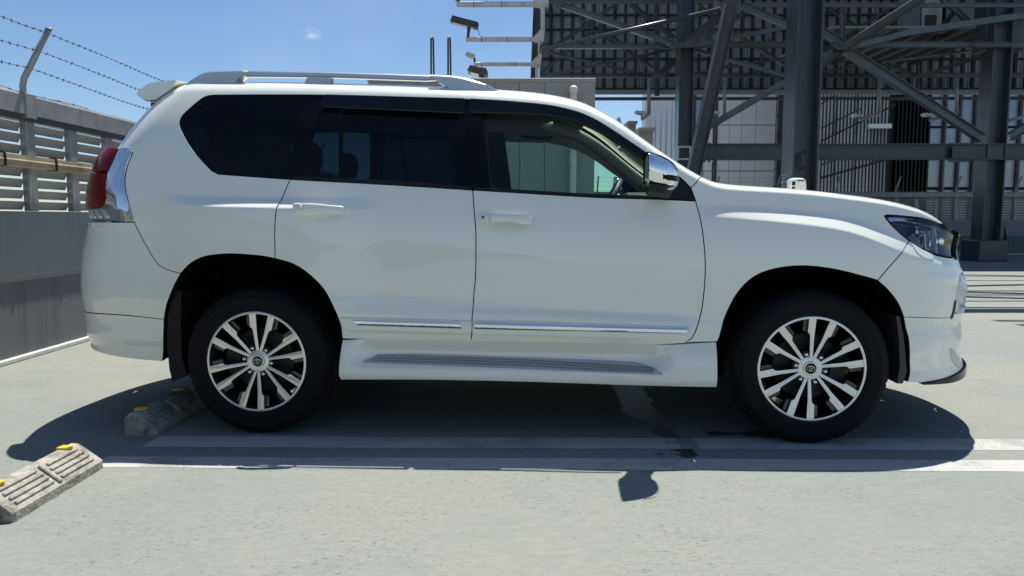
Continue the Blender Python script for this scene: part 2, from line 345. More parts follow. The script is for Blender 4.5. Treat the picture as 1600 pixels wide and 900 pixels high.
# ------------------------------------------------------------------ wheel stops
def wheel_stop(loc, rz, label):
    t = thing('wheel_stop', label, 'wheel stop', loc, rz, 'concrete wheel stops in the parking bay')
    L_ = .61; W_ = .17
    prof = [(W_, 0), (W_, .036), (W_-.012, .046), (.072, .110), (.060, .116), (.034, .116), (.022, .110), (0, .085), (0, 0)]   # slope on the car side
    mb = MB(); n = len(prof); ys = [0, .006, .012, L_/2-.02, L_/2+.02, L_-.012, L_-.006, L_]; ins = [.006, .002, 0, 0, 0, 0, .002, .006]
    vs = []
    for y, k in zip(ys, ins):
        for (x, z) in prof: vs.append((min(max(x, k), W_-k), y, max(0, z - (k if z > .02 else 0))))
    fs = [(i*n+j, i*n+(j+1) % n, (i+1)*n+(j+1) % n, (i+1)*n+j) for i in range(len(ys)-1) for j in range(n)] + [tuple(range(n)), tuple(range((len(ys)-1)*n, len(ys)*n))]
    mb.add(vs, fs); mb.obj('block', M['concrete'], t)
    # raised ribs between the cast grooves of the sloping face
    ang = math.atan2(.064, -(W_-.012-.072)); d = Vector((.072-(W_-.012), 0, .064)).normalized()
    R = Matrix((( d.x, 0, -d.z*-1*-1), (0, 1, 0), (d.z, 0, d.x*-1*-1)))
    R = Matrix.Rotation(math.atan2(.064, W_-.012-.072), 3, 'Y')
    for half in (0, 1):
        for k in range(4):
            c = Vector((W_-.012, 0, .046)).lerp(Vector((.072, 0, .110)), .14 + .245*k)
            MB().box((c.x+.002, L_*(.265 + .47*half), c.z+.002), (.013, .235 - .02*(k == 3), .012), 0, R, .003).obj('rib', M['concrete'], t)
    MB().box((W_-.05, L_/2, .081), (.11, .022, .012), 0, R, .003).obj('rib', M['concrete'], t)
    for y in (.085, L_-.085):
        mb = MB(); mb.prism([(.024, .0), (.066, .0), (.080, .030), (.060, .045), (.028, .045)], .112, .124, lambda a, b, h, y=y: (a, y-.022+b, h)); mb.obj('reflector', M['yellow'], t)
    return t
wheel_stop((-2.005, 2.655, 0), 0, 'sunlit concrete wheel stop with yellow reflectors at the front left edge')
wheel_stop((-2.005, 3.765, 0), 0, 'shaded concrete wheel stop lying against the rear tyre of the white car')

# ------------------------------------------------------------------ perimeter fence
def perimeter_fence(label, loc, rz, t0, t1, first_post, detail, tray, sp=1.8):
    f = thing('perimeter_fence', label, 'fence', loc, rz)
    Lm = t1-t0; mid = (t0+t1)/2
    MB().box((-.108, mid, .31), (.16, Lm, .62)).obj('parapet', M['parapet'], f)
    MB().box((-.03, mid, .020), (.07, Lm, .04), bev=.008).obj('kerb', M['kerb'], f)
    MB().box((-.10, mid, .64), (.14, Lm, .040)).obj('ledge', M['panel'], f)
    MB().box((-.085, mid, .915), (.17, Lm, .51), bev=.006).obj('wall_panel', M['panel'], f)
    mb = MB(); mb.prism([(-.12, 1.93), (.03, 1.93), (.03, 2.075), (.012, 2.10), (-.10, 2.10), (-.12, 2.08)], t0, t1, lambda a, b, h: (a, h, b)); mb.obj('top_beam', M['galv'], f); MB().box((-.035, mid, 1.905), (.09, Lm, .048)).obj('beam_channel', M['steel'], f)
    pm = MB().box((-.035, 0, 1.545), (.055, .11, .745), bev=.004).mesh('post'); pm.materials.append(M['galv'])
    n0 = math.ceil((t0-first_post)/.6); n1 = math.floor((t1-first_post)/.6)
    for k in range(n0, n1+1): link('post', pm, [], f, (0, first_post + .6*k, 0))
    sm = MB(); a = math.radians(58)
    cx, cz = math.cos(a), math.sin(a)
    sm.prism([(-.020, -.032), (-.016, -.033), (.012, .028), (.022, .031), (.022, .034), (.010, .032)], -.245, .245, lambda x, z, h: (x, h, z)); sm = sm.mesh('slat'); sm.materials.append(M['slat'])
    rest = MB(); zs = [1.215 + .0885*i for i in range(8)]
    for k in range(n0, n1):
        y = first_post + .6*k + .3
        for z in zs:
            if detail and detail[0] < y < detail[1]: link('slat', sm, [], f, (-.06, y, z))
            else: rest.prism([(-.020, -.032), (-.016, -.033), (.012, .030), (.020, .034)], y-.245, y+.245, lambda x, zz, h, z=z: (x-.06, h, zz+z))
    tag(rest.obj('louvre_slats', M['slat'], f), kind='stuff')
    # barbed wire on leaning posts
    wm = MB(); wm.tube([(-.03, 0, 2.02), (-.03, 0, 2.16), (-.015, 0, 2.22), (.02, 0, 2.28), (.20, 0, 2.60)], .024, 12); wm.lathe([(0, .0), (.027, 0), (.027, -.012)], 12, axis='Z', c=(.20, 0, 2.606)); wm.box((-.03, -.012, 2.0), (.14, .13, .19), bev=.004)
    wm = wm.mesh('wire_post'); wm.materials.append(M['galv'])
    m0 = math.ceil((t0-first_post+.03)/sp); m1 = math.floor((t1-first_post+.03)/sp); ps = [first_post-.03+sp*k for k in range(m0, m1+1)]
    for y in ps: link('wire_post', wm, [], f, (0, y, 0))
    for j, (x, z, sag) in enumerate(((.185, 2.575, .02), (.108, 2.435, .03), (.03, 2.30, .035), (-.06, 2.105, .045))):
        wb = MB(); pts = []
        for y0, y1 in zip(ps[:-1], ps[1:]):
            for q in range(10):
                s = q/10; ph = (-1)**(int(round((y0-first_post)*1))) * .02
                zz = z - sag*4*s*(1-s) + (.06*math.sin(PI*2*s + y0) if j == 3 else .006*math.sin(9*s+y0*3))
                if j == 3: zz = max(zz, 2.108)
                pts.append((x + .012*math.sin(5*s+y0*2+j), y0+(y1-y0)*s, zz))
        wb.tube(pts, .0024, 5, caps=False)
        if detail:
            y = detail[0]-2.2
            P3 = np.array(pts)
            while y < detail[1]+2:
                c = Vector([float(np.interp(y, P3[:, 1], P3[:, i])) for i in range(3)])
                for q in range(2):
                    d = Vector((random.uniform(-1, 1), random.uniform(-.5, .5), random.uniform(-1, 1))).normalized()*.017
                    wb.tube([c-d, c+d], .0017, 4, caps=False)
                wb.box(c, (.008, .014, .008)); y += .085 if j < 3 else .22
        wb.obj('barbed_wire', M['dark_plastic'], f)
    if tray:
        MB().prism([(.04, 1.505), (.115, 1.505), (.115, 1.545), (.121, 1.552), (.115, 1.562), (.115, 1.595), (.04, 1.595)], t0, t1, lambda a, b, h: (a, h, b)).obj('cable_tray', M['tray'], f)
        tm = MB().prism([(.035, 1.50), (.122, 1.50), (.126, 1.552), (.122, 1.602), (.11, 1.61), (.035, 1.60)], -.008, .008, lambda a, b, h: (a, h, b)).mesh('cable_tie'); tm.materials.append(M['black_matt'])
        for k in range(-4, 20): link('cable_tie', tm, [], f, (0, 6.18+.63*k, 0))
    return f
perimeter_fence('grey louvred perimeter fence with leaning barbed wire posts beside the tail of the white car', (-3.80, 0, 0), math.radians(.49), -43, 22.4, 6.07, (4.6, 8.4), True, 3.0)
perimeter_fence('distant louvred fence with barbed wire behind the footed steel column', (-3.9, 22.6, 0), -PI/2, 0, 46, 11.30+.6, None, False).scale = (1, 1, .9)

# ------------------------------------------------------------------ stair house behind the car
X0, X1, Z1 = -1.70, .985, 2.735
h = thing('stair_house', 'beige panelled rooftop building behind the white car', 'building', (0, 9.0, 0))
MB().box(((X0+X1)/2, 1.98, Z1/2-.01), (X1-X0-.02, 3.9, Z1-.06)).obj('wall', M['beige'], h)
pw = (X1-X0)/9
pmesh = MB().box((0, 0, Z1/2), (pw-.004, .025, Z1-.05), bev=.004).mesh('wall_panel'); pmesh.materials.append(M['beige'])
for k in range(9): link('wall_panel', pmesh, [], h, (X0+pw*(k+.5), .0, 0))
MB().box(((X0+X1)/2, 1.97, Z1), (X1-X0+.012, 3.98, .05), bev=.008).obj('roof_cap', M['beige'], h)
mb = MB(); mb.tube([(.72, -.09, 0), (.72, -.09, 2.58), (.72, -.085, 2.60)], .042, 16); mb.lathe([(.001, .052), (.03, .045), (.052, .015), (.052, -.03), (.042, -.03)], 20, axis='Z', c=(.72, -.09, 2.61)); mb.obj('vent_pipe', M['white_metal'], h)
lad = thing('roof_ladder', 'dark ladder hoops rising from the roof of the beige building', 'ladder', (0, 10.2, Z1+.02))
for px in (675.5, 702):
    p0 = site(px, 117, 10.2); p1 = site(px, 58, 10.2)
    mb = MB(); x = p0.x
    mb.tube([(x-.018, .0, 0), (x-.012, 0, p1.z-Z1-.05), (x-.002, .02, p1.z-Z1), (x+.012, .05, p1.z-Z1-.04), (x+.016, .06, 0)], .013, 8); mb.obj('handrail', M['lamp_dark'], lad)
p0 = site(675.5, 116, 10.2); p1 = site(702, 116, 10.2)
for z in (.03, .0): pass
MB().tube([(p0.x, .02, .035), (p1.x, .02, .035)], .013, 8).obj('rung', M['lamp_dark'], lad)

def floodlight(label, px0, py0, px1, py1, th, D, cat='floodlight', big=True, foot=None, cable=None):
    a = site(px0, py0, D); b = site(px1, py1, D); d = (b-a); L_ = d.length; d.normalize(); n = Vector((-d.z, 0, d.x))
    t = thing('floodlight', label, cat, (a+b)/2, 0, 'floodlights on the roof and the lamp mast'); c = (a+b)/2
    F = lambda q: tuple(Vector(q))
    mb = MB(); w = .26 if big else .12
    def fr(x, y, h): p = d*x + n*y; return (p.x, h, p.z)
    mb.prism([(-L_/2, -th/2), (-L_/2+.02, th/2), (L_/2-.03, th/2), (L_/2, th/2-.02), (L_/2, -th/2), (-L_/2+.05, -th/2-.01)], -w/2, w/2, fr); mb.obj('lamp_housing', M['lamp_dark'] if big else M['white_metal'], t)
    mb = MB(); mb.prism([(-L_/2+.04, -th/2-.016), (L_/2-.10, -th/2-.016), (L_/2-.10, -th/2-.011), (-L_/2+.04, -th/2-.011)], -w/2+.02, w/2-.02, fr); mb.obj('lamp_glass', M['lamp_glass'], t)
    for k in range(5):
        mb = MB(); mb.prism([(L_*(.12+.06*k), th/2), (L_*(.12+.06*k)+.008, th/2), (L_*(.12+.06*k)+.008, th/2+.014), (L_*(.12+.06*k), th/2+.012)], -w/2+.01, w/2-.01, fr); mb.obj('cooling_fin', M['lamp_dark'], t)
    if foot:
        e = site(foot[2], foot[3], D) - c; s = site(foot[0], foot[1], D) - c
        MB().tube([s, s.lerp(e, .5), e], [.05, .04, .035] if big else .03, 8).obj('bracket', M['lamp_dark'], t)
    if cable:
        MB().tube([site(x, y, D) - c for x, y in cable], .009, 6).obj('cable', M['lamp_dark'], t)
    return t
floodlight('long dark floodlight head on the middle arm of the white lamp mast', 705, 30, 747, 41, .15, 20, foot=(733, 41, 731, 59), cable=[(746, 42), (748, 50), (750, 56), (756, 59)])
floodlight('dark floodlight standing on the roof edge of the beige building', 732, 108, 762, 115.5, .065, 9.6, foot=(753, 114, 752, 121))
floodlight('small pale floodlight on the lowest arm of the white lamp mast', 728, 83, 742, 90, .10, 20, big=False, foot=(741, 90, 742, 98))
floodlight('floodlight cut off by the top of the picture on the highest mast arm', 712, -12, 716, -2, .16, 20, foot=(716, -2, 716, 3))
mast = thing('lamp_mast', 'rusty white pipe mast with three horizontal lamp arms at the edge of the dark screen', 'lamp mast', (0, 20, 0))
def mp_(px, py): p = site(px, py, 20); return (p.x, 0, p.z)
def rect_px(mb, x0, y0, x1, y1, dep, cz=0):
    a = mp_(x0, y1); b = mp_(x1, y0); mb.box(((a[0]+b[0])/2, cz, (a[2]+b[2])/2), (b[0]-a[0], dep, b[2]-a[2]), bev=.012)
for (x0, x1, y0, y1) in ((713, 842, 3, 10.5), (728, 836, 58.5, 65), (740, 832, 98, 103)):
    mb = MB(); rect_px(mb, x0, y0, x1, y1, .12); mb.obj('arm', M['white_metal'], mast)
for (x0, y0, x1, y1) in ((845, 8, 851.5, 50), (841, 62, 846.5, 92), (836.5, 100, 841.5, 124)):
    mb = MB(); rect_px(mb, x0, y0, x1, y1, .11, .05); mb.obj('pole', M['white_metal'], mast)
for pl in ([(833, 0), (857, -2), (857, 11.5), (845, 11.5), (836, 10.5)], [(835, 57), (846, 45), (851.5, 46), (849, 66), (836, 66)], [(831, 97), (842, 85), (846.5, 87), (845, 102), (832, 104.5)]):
    mb = MB(); mb.prism([(mp_(*q)[0], mp_(*q)[2]) for q in pl], -.08, .10, lambda a, b, hh: (a, hh, b)); mb.obj('elbow', M['white_metal'], mast)
for (px, y0, y1) in ((688, 1, 1),): pass
for (x, y0, y1) in ((740, 3, 10.5), (783, 3, 10.5), (752, 58.5, 65), (791, 58.5, 65), (752, 98, 103), (805, 98, 103)):
    mb = MB(); rect_px(mb, x, y0-.6, x+1.2, y1+.6, .14); mb.obj('strap', M['lamp_dark'], mast)

# ------------------------------------------------------------------ steel frame
fr_ = thing('steel_frame', 'tall dark grey braced steel frame standing to the right of the white car', 'steel frame', (9, 19.2, 0))
FO = Vector((9, 19.2, 0))
def member(p0, p1, h, w, m, name='brace', kind='H', parent=None, org=None):
    """h: section height (seen face), w: depth along the sight line"""
    parent = parent or fr_; org = FO if org is None else org
    p0 = Vector(p0); p1 = Vector(p1); c = (p0+p1)/2; d = (p1-p0); L_ = d.length; d.normalize()
    y = Vector((0, 1, 0)); side = d.cross(y)
    if side.length < .1: side = Vector((0, 0, 1)) if abs(d.z) < .9 else Vector((1, 0, 0))
    side.normalize(); y = side.cross(d).normalized()
    def f(a, b, hh): return tuple(c - org + side*a + y*b + d*hh)
    t = max(.012, h*.075)
    mb = MB()
    if kind == 'H': poly = [(-h/2, -w/2), (-h/2+t, -w/2), (-h/2+t, -t/2), (h/2-t, -t/2), (h/2-t, -w/2), (h/2, -w/2), (h/2, w/2), (h/2-t, w/2), (h/2-t, t/2), (-h/2+t, t/2), (-h/2+t, w/2), (-h/2, w/2)]
    elif kind == 'L': poly = [(-h/2, -w/2), (h/2, -w/2), (h/2, -w/2+t), (-h/2+t, -w/2+t), (-h/2+t, w/2), (-h/2, w/2)]
    else: poly = [(h/2*math.cos(2*PI*k/10), w/2*math.sin(2*PI*k/10)) for k in range(10)]
    mb.prism(poly, -L_/2, L_/2, f, 0, kind == 'O')
    if kind == 'H' and len(poly) == 12: pass
    return mb.obj(name, m, parent)
def px_member(x0, y0, x1, y1, D, wpx, m='steel', kind='H', name='brace', D1=None, depth=None):
    D1 = D1 or D; h = wpx/FOC*(D+D1)/2
    return member(site(x0, y0, D), site(x1, y1, D1), h, depth or min(h, .3), M[m], name, kind)
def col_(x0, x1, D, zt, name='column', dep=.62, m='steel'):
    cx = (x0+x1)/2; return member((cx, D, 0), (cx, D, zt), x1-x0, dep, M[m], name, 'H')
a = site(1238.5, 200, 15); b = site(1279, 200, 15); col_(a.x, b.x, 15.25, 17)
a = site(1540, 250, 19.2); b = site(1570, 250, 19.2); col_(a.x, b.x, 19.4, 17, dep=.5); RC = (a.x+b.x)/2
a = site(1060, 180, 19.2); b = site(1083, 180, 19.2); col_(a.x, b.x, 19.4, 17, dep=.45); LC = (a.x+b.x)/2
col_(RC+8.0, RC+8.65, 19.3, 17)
mb = MB(); mb.box((RC-9-.03, .2, .275), (.74, .80, .55), bev=.02); mb.obj('column_base', M['steel'], fr_)
for (dx, dy) in ((-.2, -.37), (.0, -.37), (.2, -.37)):
    mb = MB(); mb.prism([(-.02, .55), (.02, .55), (.02, .95), (-.02, .62)], -.005, .005, lambda a, b, h_: (RC-9+dx+h_, .1+dy+a*3, b)); mb.obj('stiffener', M['steel'], fr_)
# main girders
member(site(1092, 237.5, 19.2), (RC+8.2, 19.2, site(1092, 237.5, 19.2).z), .40, .30, M['steel'], 'girder')
for (x0, x1) in ((1488, 1526), (1084, 1122)):
    mb = MB(); A_ = site(x0, 250, 19.0); B_ = site(x1, 225, 19.0)
    mb.box(((A_.x+B_.x)/2-9, -.17, (A_.z+B_.z)/2), (B_.x-A_.x, .02, .30))
    for i in range(5):
        for zz in (A_.z-.015, B_.z+.02): mb.box((A_.x+(B_.x-A_.x)*(i+.5)/5-9, -.02, zz), (.05, .12, .05))
        for zz in (.08, .16, .24): mb.box((A_.x+(B_.x-A_.x)*(i+.5)/5-9, -.185, A_.z+zz+.02), (.03, .015, .03))
    mb.obj('splice_plate', M['steel'], fr_)
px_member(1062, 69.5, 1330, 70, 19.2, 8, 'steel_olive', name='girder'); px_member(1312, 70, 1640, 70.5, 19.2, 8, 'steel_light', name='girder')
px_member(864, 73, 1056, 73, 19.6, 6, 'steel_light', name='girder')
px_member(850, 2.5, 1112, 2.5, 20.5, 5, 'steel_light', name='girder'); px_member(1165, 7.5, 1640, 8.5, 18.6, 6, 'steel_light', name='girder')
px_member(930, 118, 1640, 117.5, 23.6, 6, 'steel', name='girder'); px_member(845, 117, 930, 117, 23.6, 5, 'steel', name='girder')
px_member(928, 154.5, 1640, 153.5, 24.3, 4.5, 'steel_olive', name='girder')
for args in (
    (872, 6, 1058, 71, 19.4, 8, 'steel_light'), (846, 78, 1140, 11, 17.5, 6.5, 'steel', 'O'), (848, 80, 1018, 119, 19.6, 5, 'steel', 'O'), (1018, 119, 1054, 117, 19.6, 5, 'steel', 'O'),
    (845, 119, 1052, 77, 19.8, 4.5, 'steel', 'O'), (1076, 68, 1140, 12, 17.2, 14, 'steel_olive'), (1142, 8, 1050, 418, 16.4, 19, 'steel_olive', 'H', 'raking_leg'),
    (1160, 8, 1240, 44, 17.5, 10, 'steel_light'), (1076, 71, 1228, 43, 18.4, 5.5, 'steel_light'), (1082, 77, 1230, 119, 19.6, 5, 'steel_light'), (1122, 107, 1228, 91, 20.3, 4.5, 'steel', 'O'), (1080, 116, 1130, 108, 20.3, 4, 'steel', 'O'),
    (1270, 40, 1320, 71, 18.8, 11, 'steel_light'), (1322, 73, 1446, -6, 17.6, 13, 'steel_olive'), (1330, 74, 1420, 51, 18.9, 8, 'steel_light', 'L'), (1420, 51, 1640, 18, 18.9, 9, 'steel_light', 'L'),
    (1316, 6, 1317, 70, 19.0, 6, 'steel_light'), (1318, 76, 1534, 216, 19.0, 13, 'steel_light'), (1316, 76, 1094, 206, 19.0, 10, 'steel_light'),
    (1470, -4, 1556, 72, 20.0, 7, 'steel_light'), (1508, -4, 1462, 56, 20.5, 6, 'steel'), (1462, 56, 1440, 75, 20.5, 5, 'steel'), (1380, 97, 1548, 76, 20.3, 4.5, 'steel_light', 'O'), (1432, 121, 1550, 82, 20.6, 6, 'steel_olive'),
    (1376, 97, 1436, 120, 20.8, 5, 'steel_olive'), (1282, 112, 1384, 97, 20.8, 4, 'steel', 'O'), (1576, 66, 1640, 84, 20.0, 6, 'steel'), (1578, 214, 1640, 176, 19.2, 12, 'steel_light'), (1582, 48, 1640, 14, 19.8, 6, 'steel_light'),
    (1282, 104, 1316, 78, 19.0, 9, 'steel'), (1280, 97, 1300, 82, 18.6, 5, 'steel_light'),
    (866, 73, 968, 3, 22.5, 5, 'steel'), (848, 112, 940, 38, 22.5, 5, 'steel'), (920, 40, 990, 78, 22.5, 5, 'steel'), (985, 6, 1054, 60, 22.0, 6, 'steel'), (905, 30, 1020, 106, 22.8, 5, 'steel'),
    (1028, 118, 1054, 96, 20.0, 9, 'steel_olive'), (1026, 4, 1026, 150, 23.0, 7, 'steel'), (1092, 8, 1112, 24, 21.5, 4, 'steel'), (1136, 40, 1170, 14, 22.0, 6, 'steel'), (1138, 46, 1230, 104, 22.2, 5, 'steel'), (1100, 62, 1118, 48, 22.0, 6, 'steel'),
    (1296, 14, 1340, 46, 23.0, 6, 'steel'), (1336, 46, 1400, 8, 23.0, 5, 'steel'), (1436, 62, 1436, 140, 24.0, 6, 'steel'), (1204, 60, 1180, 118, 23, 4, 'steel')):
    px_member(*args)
# node plates
for (x, y, D, w, hh) in ((1320, 72, 18.8, 40, 12), (1064, 71, 19.05, 34, 8), (1140, 10, 17.0, 26, 24), (1548, 71, 18.95, 62, 6), (872, 6, 19.3, 16, 12), (850, 77, 19.2, 14, 14)):
    c = site(x, y, D) - FO; k = D/FOC
    mb = MB(); mb.prism([(c.x-w*k/2, c.z-hh*k*.2), (c.x-w*k*.3, c.z-hh*k/2), (c.x+w*k*.3, c.z-hh*k/2), (c.x+w*k/2, c.z-hh*k*.2), (c.x+w*k/2, c.z+hh*k*.3), (c.x+w*k*.3, c.z+hh*k/2), (c.x-w*k*.3, c.z+hh*k/2), (c.x-w*k/2, c.z+hh*k*.3)], c.y-.07, c.y+.07, lambda a, b, h_: (a, h_, b)); mb.obj('gusset_plate', M['steel_olive'], fr_)
mb = MB(); c = site(1563, 35, 19.6) - FO; mb.box((c.x, .45, c.z), (.95, .6, 1.5), bev=.02); mb.obj('column_head', M['steel'], fr_)
# walkway seen from below
w0 = site(1282, 108, 20.4); w1 = site(1545, 108, 20.4)
mb = MB(); mb.box(((w0.x+w1.x)/2-9, 2.6, 6.02), (w1.x-w0.x, 4.0, .06)); mb.obj('walkway_deck', M['sheet'], fr_)
for k in range(9):
    mb = MB(); mb.box((w0.x+(w1.x-w0.x)*(k+.5)/9-9, 2.6, 5.92), (.10, 4.0, .13)); mb.obj('joist', M['steel'], fr_)
# roof trusses high above the deck (they throw the striped shade on the concrete)
for (D, z, w) in ((10.35, 10, .10), (11.35, 10, .09), (11.65, 10, .07), (12.85, 10, .19), (13.9, 10, .05), (15.3, 10, .07), (17.2, 10, .06), (18.1, 10, .05), (19.6, 10, .16), (20.6, 10.0, .5), (14.6, 10, .04)):
    member((6.6, D, z), (38, D, z), w*1.5, w*1.5, M['steel'], 'roof_beam')
for (xa, da, xb, db, w) in ((6.6, 11.15, 30, 9.8, .07), (6.6, 11.0, 26, 12.3, .07), (6.6, 12.1, 24, 11.0, .06), (6.6, 14.9, 18, 11.6, .11), (6.6, 15.7, 18, 12.4, .11), (6.6, 13.3, 24, 12.9, .06), (8, 19.2, 22, 15.5, .12), (8, 16.1, 26, 19.6, .12), (10, 21, 24, 17, .12), (6.6, 15.0, 22, 14.3, .05)):
    member((xa, da, 10.3), (xb, db, 10.3), w*1.5, w*1.5, M['steel'], 'roof_brace')
# identification plate on the front column
cs = site(1229, 284, 14.9)
sg = thing('column_sign', 'small grey plate lettered GD on the foremost steel column', 'sign', (cs.x-.06, 14.9, cs.z))
MB().box((0, 0, 0), (.105, .012, .27), bev=.003).obj('plate', M['sign'], sg)
for ch, zz in (('G', -.075), ('D', .065)):
    fc = bpy.data.curves.new('letter', 'FONT'); fc.body = ch; fc.size = .15; fc.extrude = .002; fc.align_x = 'CENTER'; fc.align_y = 'CENTER'
    fo = bpy.data.objects.new('letter', fc); COL.objects.link(fo); me = bpy.data.meshes.new_from_object(fo.evaluated_get(bpy.context.evaluated_depsgraph_get())); bpy.data.objects.remove(fo)
    lo = link('letter', me, [], sg, (0, -.008, zz), (PI/2, -PI/2, 0)); me.materials.clear(); me.materials.append(M['ink'])
# bolted plate and holes on the same column
pl = site(1243, 250, 15.15)
for (dx, dz) in ((-.12, .16), (.12, .16), (-.12, -.16), (.12, -.16)):
    mb = MB(); mb.lathe([(0, 0), (.03, 0), (.03, .012), (0, .012)], 10, c=(pl.x-9+dx+.03, 15.13-19.2, pl.z+dz)); mb.obj('bolt', M['ink'], fr_)
mb = MB(); mb.box((pl.x-9+.03, 15.172-19.2, pl.z), (.17, .012, .26)); mb.obj('cover_plate', M['ink'], fr_)

# small open frame by the second column
q = thing('small_sign_frame', 'small pale empty sign frame in front of the second steel column', 'sign frame', site(1069, 239, 18.7))
for (cx, cz, w, hh) in ((0, .15, .34, .04), (0, -.15, .34, .04), (-.15, 0, .04, .26), (.15, 0, .04, .26)):
    MB().box((cx, 0, cz), (w, .03, hh)).obj('frame_bar', M['white_metal'], q)
MB().tube([(0.15, .0, -.15), (.15, 0, -2.6)], .02, 8).obj('stake', M['steel'], q)

# ------------------------------------------------------------------ corrugated screen
scr = thing('corrugated_screen', 'dark corrugated metal screen hung behind the steel frame', 'screen wall', (0, 25, 0))
zb = site(1200, 148, 25).z; xs0 = site(843, 60, 25).x; xs1 = 24.0; zt = 24.0
def sheet(x0, x1, z0, z1, y):
    mb = MB(); p = .115; n = int((x1-x0)/p)+1; vs = []
    for i in range(n):
        x = x0 + p*i
        for dx, dy in ((0, 0), (.070, 0), (.080, .03), (.105, .03)): 
            if x+dx <= x1: vs += [(x+dx, y+dy, z0), (x+dx, y+dy, z1)]
    fs = [(2*i, 2*i+2, 2*i+3, 2*i+1) for i in range(len(vs)//2-1)]
    return mb.add(vs, fs)
zrows = [zb+.14, zb+1.05, site(0, 69, 25).z, site(0, 22, 25).z, zt]
k = 0
xw = xs0
while xw < xs1-.1:
    sheet(xw, min(xw+2.9, xs1), zb+.10, zt, 0).obj('cladding_sheet', M['sheet'], scr); xw += 2.72
mb = MB(); mb.box(((xs0+xs1)/2, -.06, zb+.09), (xs1-xs0, .10, .18)); mb.obj('bottom_rail', M['sheet'], scr)
for py in (-76, -52, -28, -4, 22, 45, 69, 91, 116, 138):
    z = site(0, py, 24.8).z; mb = MB(); mb.box(((xs0+xs1)/2, -.10, z), (xs1-xs0, .10, .055)); mb.obj('girt', M['dark'], scr)
x = xs0+.38
stud = MB().box((0, -.06, (zb+zt)/2), (.075, .07, zt-zb-.25)).mesh('stud'); stud.materials.append(M['dark'])
while x < xs1: link('stud', stud, [], scr, (x, 0, 0)); x += .345
for (x0, y0, x1, y1, w, m) in ((842, -30, 832, 125, .14, 'steel'), (836, -30, 830, 125, .05, 'steel_light'), (848, -30, 838, 125, .10, 'steel_light')):
    member(site(x0, y0, 24.6), site(x1, y1, 24.6), w, .3, M[m], 'edge_post', 'H', scr, Vector((0, 25, 0)))
for (x0, x1, y0, y1) in ((1403, 1442, -20, 48), (1478, 1540, -20, 52)):
    a = site(x0, y1, 24.5); b = site(x1, y0, 24.5); mb = MB(); mb.box(((a.x+b.x)/2, -.42, (a.z+b.z)/2), (b.x-a.x, .06, b.z-a.z), bev=.01); mb.obj('board', M['steel_light'], scr)
for (x0, x1, y0, y1, m) in ((1442, 1478, -20, 62, 'sheet'), (1448, 1467, 22, 44, 'dark')):
    a = site(x0, y1, 24.4); b = site(x1, y0, 24.4); mb = MB(); mb.box(((a.x+b.x)/2, -.44-.03*(m == 'dark'), (a.z+b.z)/2), (b.x-a.x, .06, b.z-a.z), bev=.01); mb.obj('hatch_panel', M[m], scr)

# ------------------------------------------------------------------ lamps hanging below the screen
for (px, y0, y1, ax, ay, lx0, lx1, ly, lab) in ((1014, 122, 178, 1002, 187, 992, 1009, 175, 'hanging floodlight arm against the open sky left of the second column'), (1132, 112, 180, 1120, 189, 1109, 1124, 175, 'hanging floodlight arm seen behind the raking steel leg'),
    (1373.5, 120, 178, 1343, 187, 1332, 1347, 179.5, 'hanging floodlight in front of the finned glass wall'), (1494.5, 120, 178, 1453, 188, 1442, 1458, 178.5, 'hanging floodlight in front of the dark recess of the office building'), (1606, 120, 180, 1573, 189, 1563, 1577, 175, 'hanging floodlight at the right edge behind the footed column')):
    D = 24.2; o0 = site(px, y0, D); t = thing('hanging_lamp', lab, 'floodlight', o0, 0, 'floodlights hanging below the corrugated screen')
    r = lambda x, y: site(x, y, D) - o0
    MB().tube([r(px, y0-4), r(px, y1)], .06, 10).obj('pole', M['galv'], t)
    MB().tube([r(px, y1-3), r(px, y1), r(ax, ay)], .055, 8).obj('arm', M['galv'], t)
    a, b = r(lx0, ly), r(lx1, ly+2); c = (a+b)/2
    MB().box(c, ((b-a).x, .30, .075), 0, Matrix.Rotation(.08, 3, 'Y'), .012).obj('lamp_housing', M['white_metal'], t)
    MB().tube([c + Vector((.03, 0, -.03)), r(ax+1, ay-1)], .025, 6).obj('bracket', M['steel'], t)
    MB().box(c + Vector((0.01, 0, -.05)), ((b-a).x*.7, .24, .03)).obj('lamp_glass', M['lamp_glass'], t)

# ------------------------------------------------------------------ buildings beyond the deck
def rect_at(D, x0, x1, y0, y1): a = site(x0, y1, D); b = site(x1, y0, D); return a.x, b.x, a.z, b.z
def building(label, D, x0, x1, ztop, depth, m, name='office_building'):
    a = site(x0, 200, D).x; b = site(x1, 200, D).x
    t = thing(name, label, 'building', ((a+b)/2, D, -14)); c = (a+b)/2
    MB().box((0, depth/2+.4, (ztop+14)/2), (b-a, depth, ztop+14)).obj('wall', m, t); return t, c
# pale ribbed tower
t, c = building('pale building clad in rounded vertical ribs behind the second steel column', 45, 1010, 1060, 22, 1.2, M['bluegrey_fin'], 'ribbed_building')
fm = MB().tube([(0, 0, 0), (0, 0, 36)], .16, 10).mesh('rib'); fm.materials.append(M['pale_fin'])
for px in np.arange(1012, 1060, 8.6): link('rib', fm, [], t, (site(px, 200, 45).x - c, .2, 0))
# low grey rooms
t, c = building('low grey plant room left of the ribbed building', 34, 1001, 1023, site(0, 201, 34).z, 1.5, M['beige'], 'plant_room')
MB().box((0, 1.0, 14+site(0, 201, 34).z), (.72, 1.7, .14)).obj('roof_cap', M['beige'], t)
t, c = building('far small roof block against the sky beside the hanging lamp', 60, 982, 995, site(0, 191, 60).z, 5, M['beige'], 'plant_room')
MB().box((0, 2.6, 14+site(0, 191, 60).z), (.75, 5.4, .2)).obj('roof_cap', M['beige'], t)
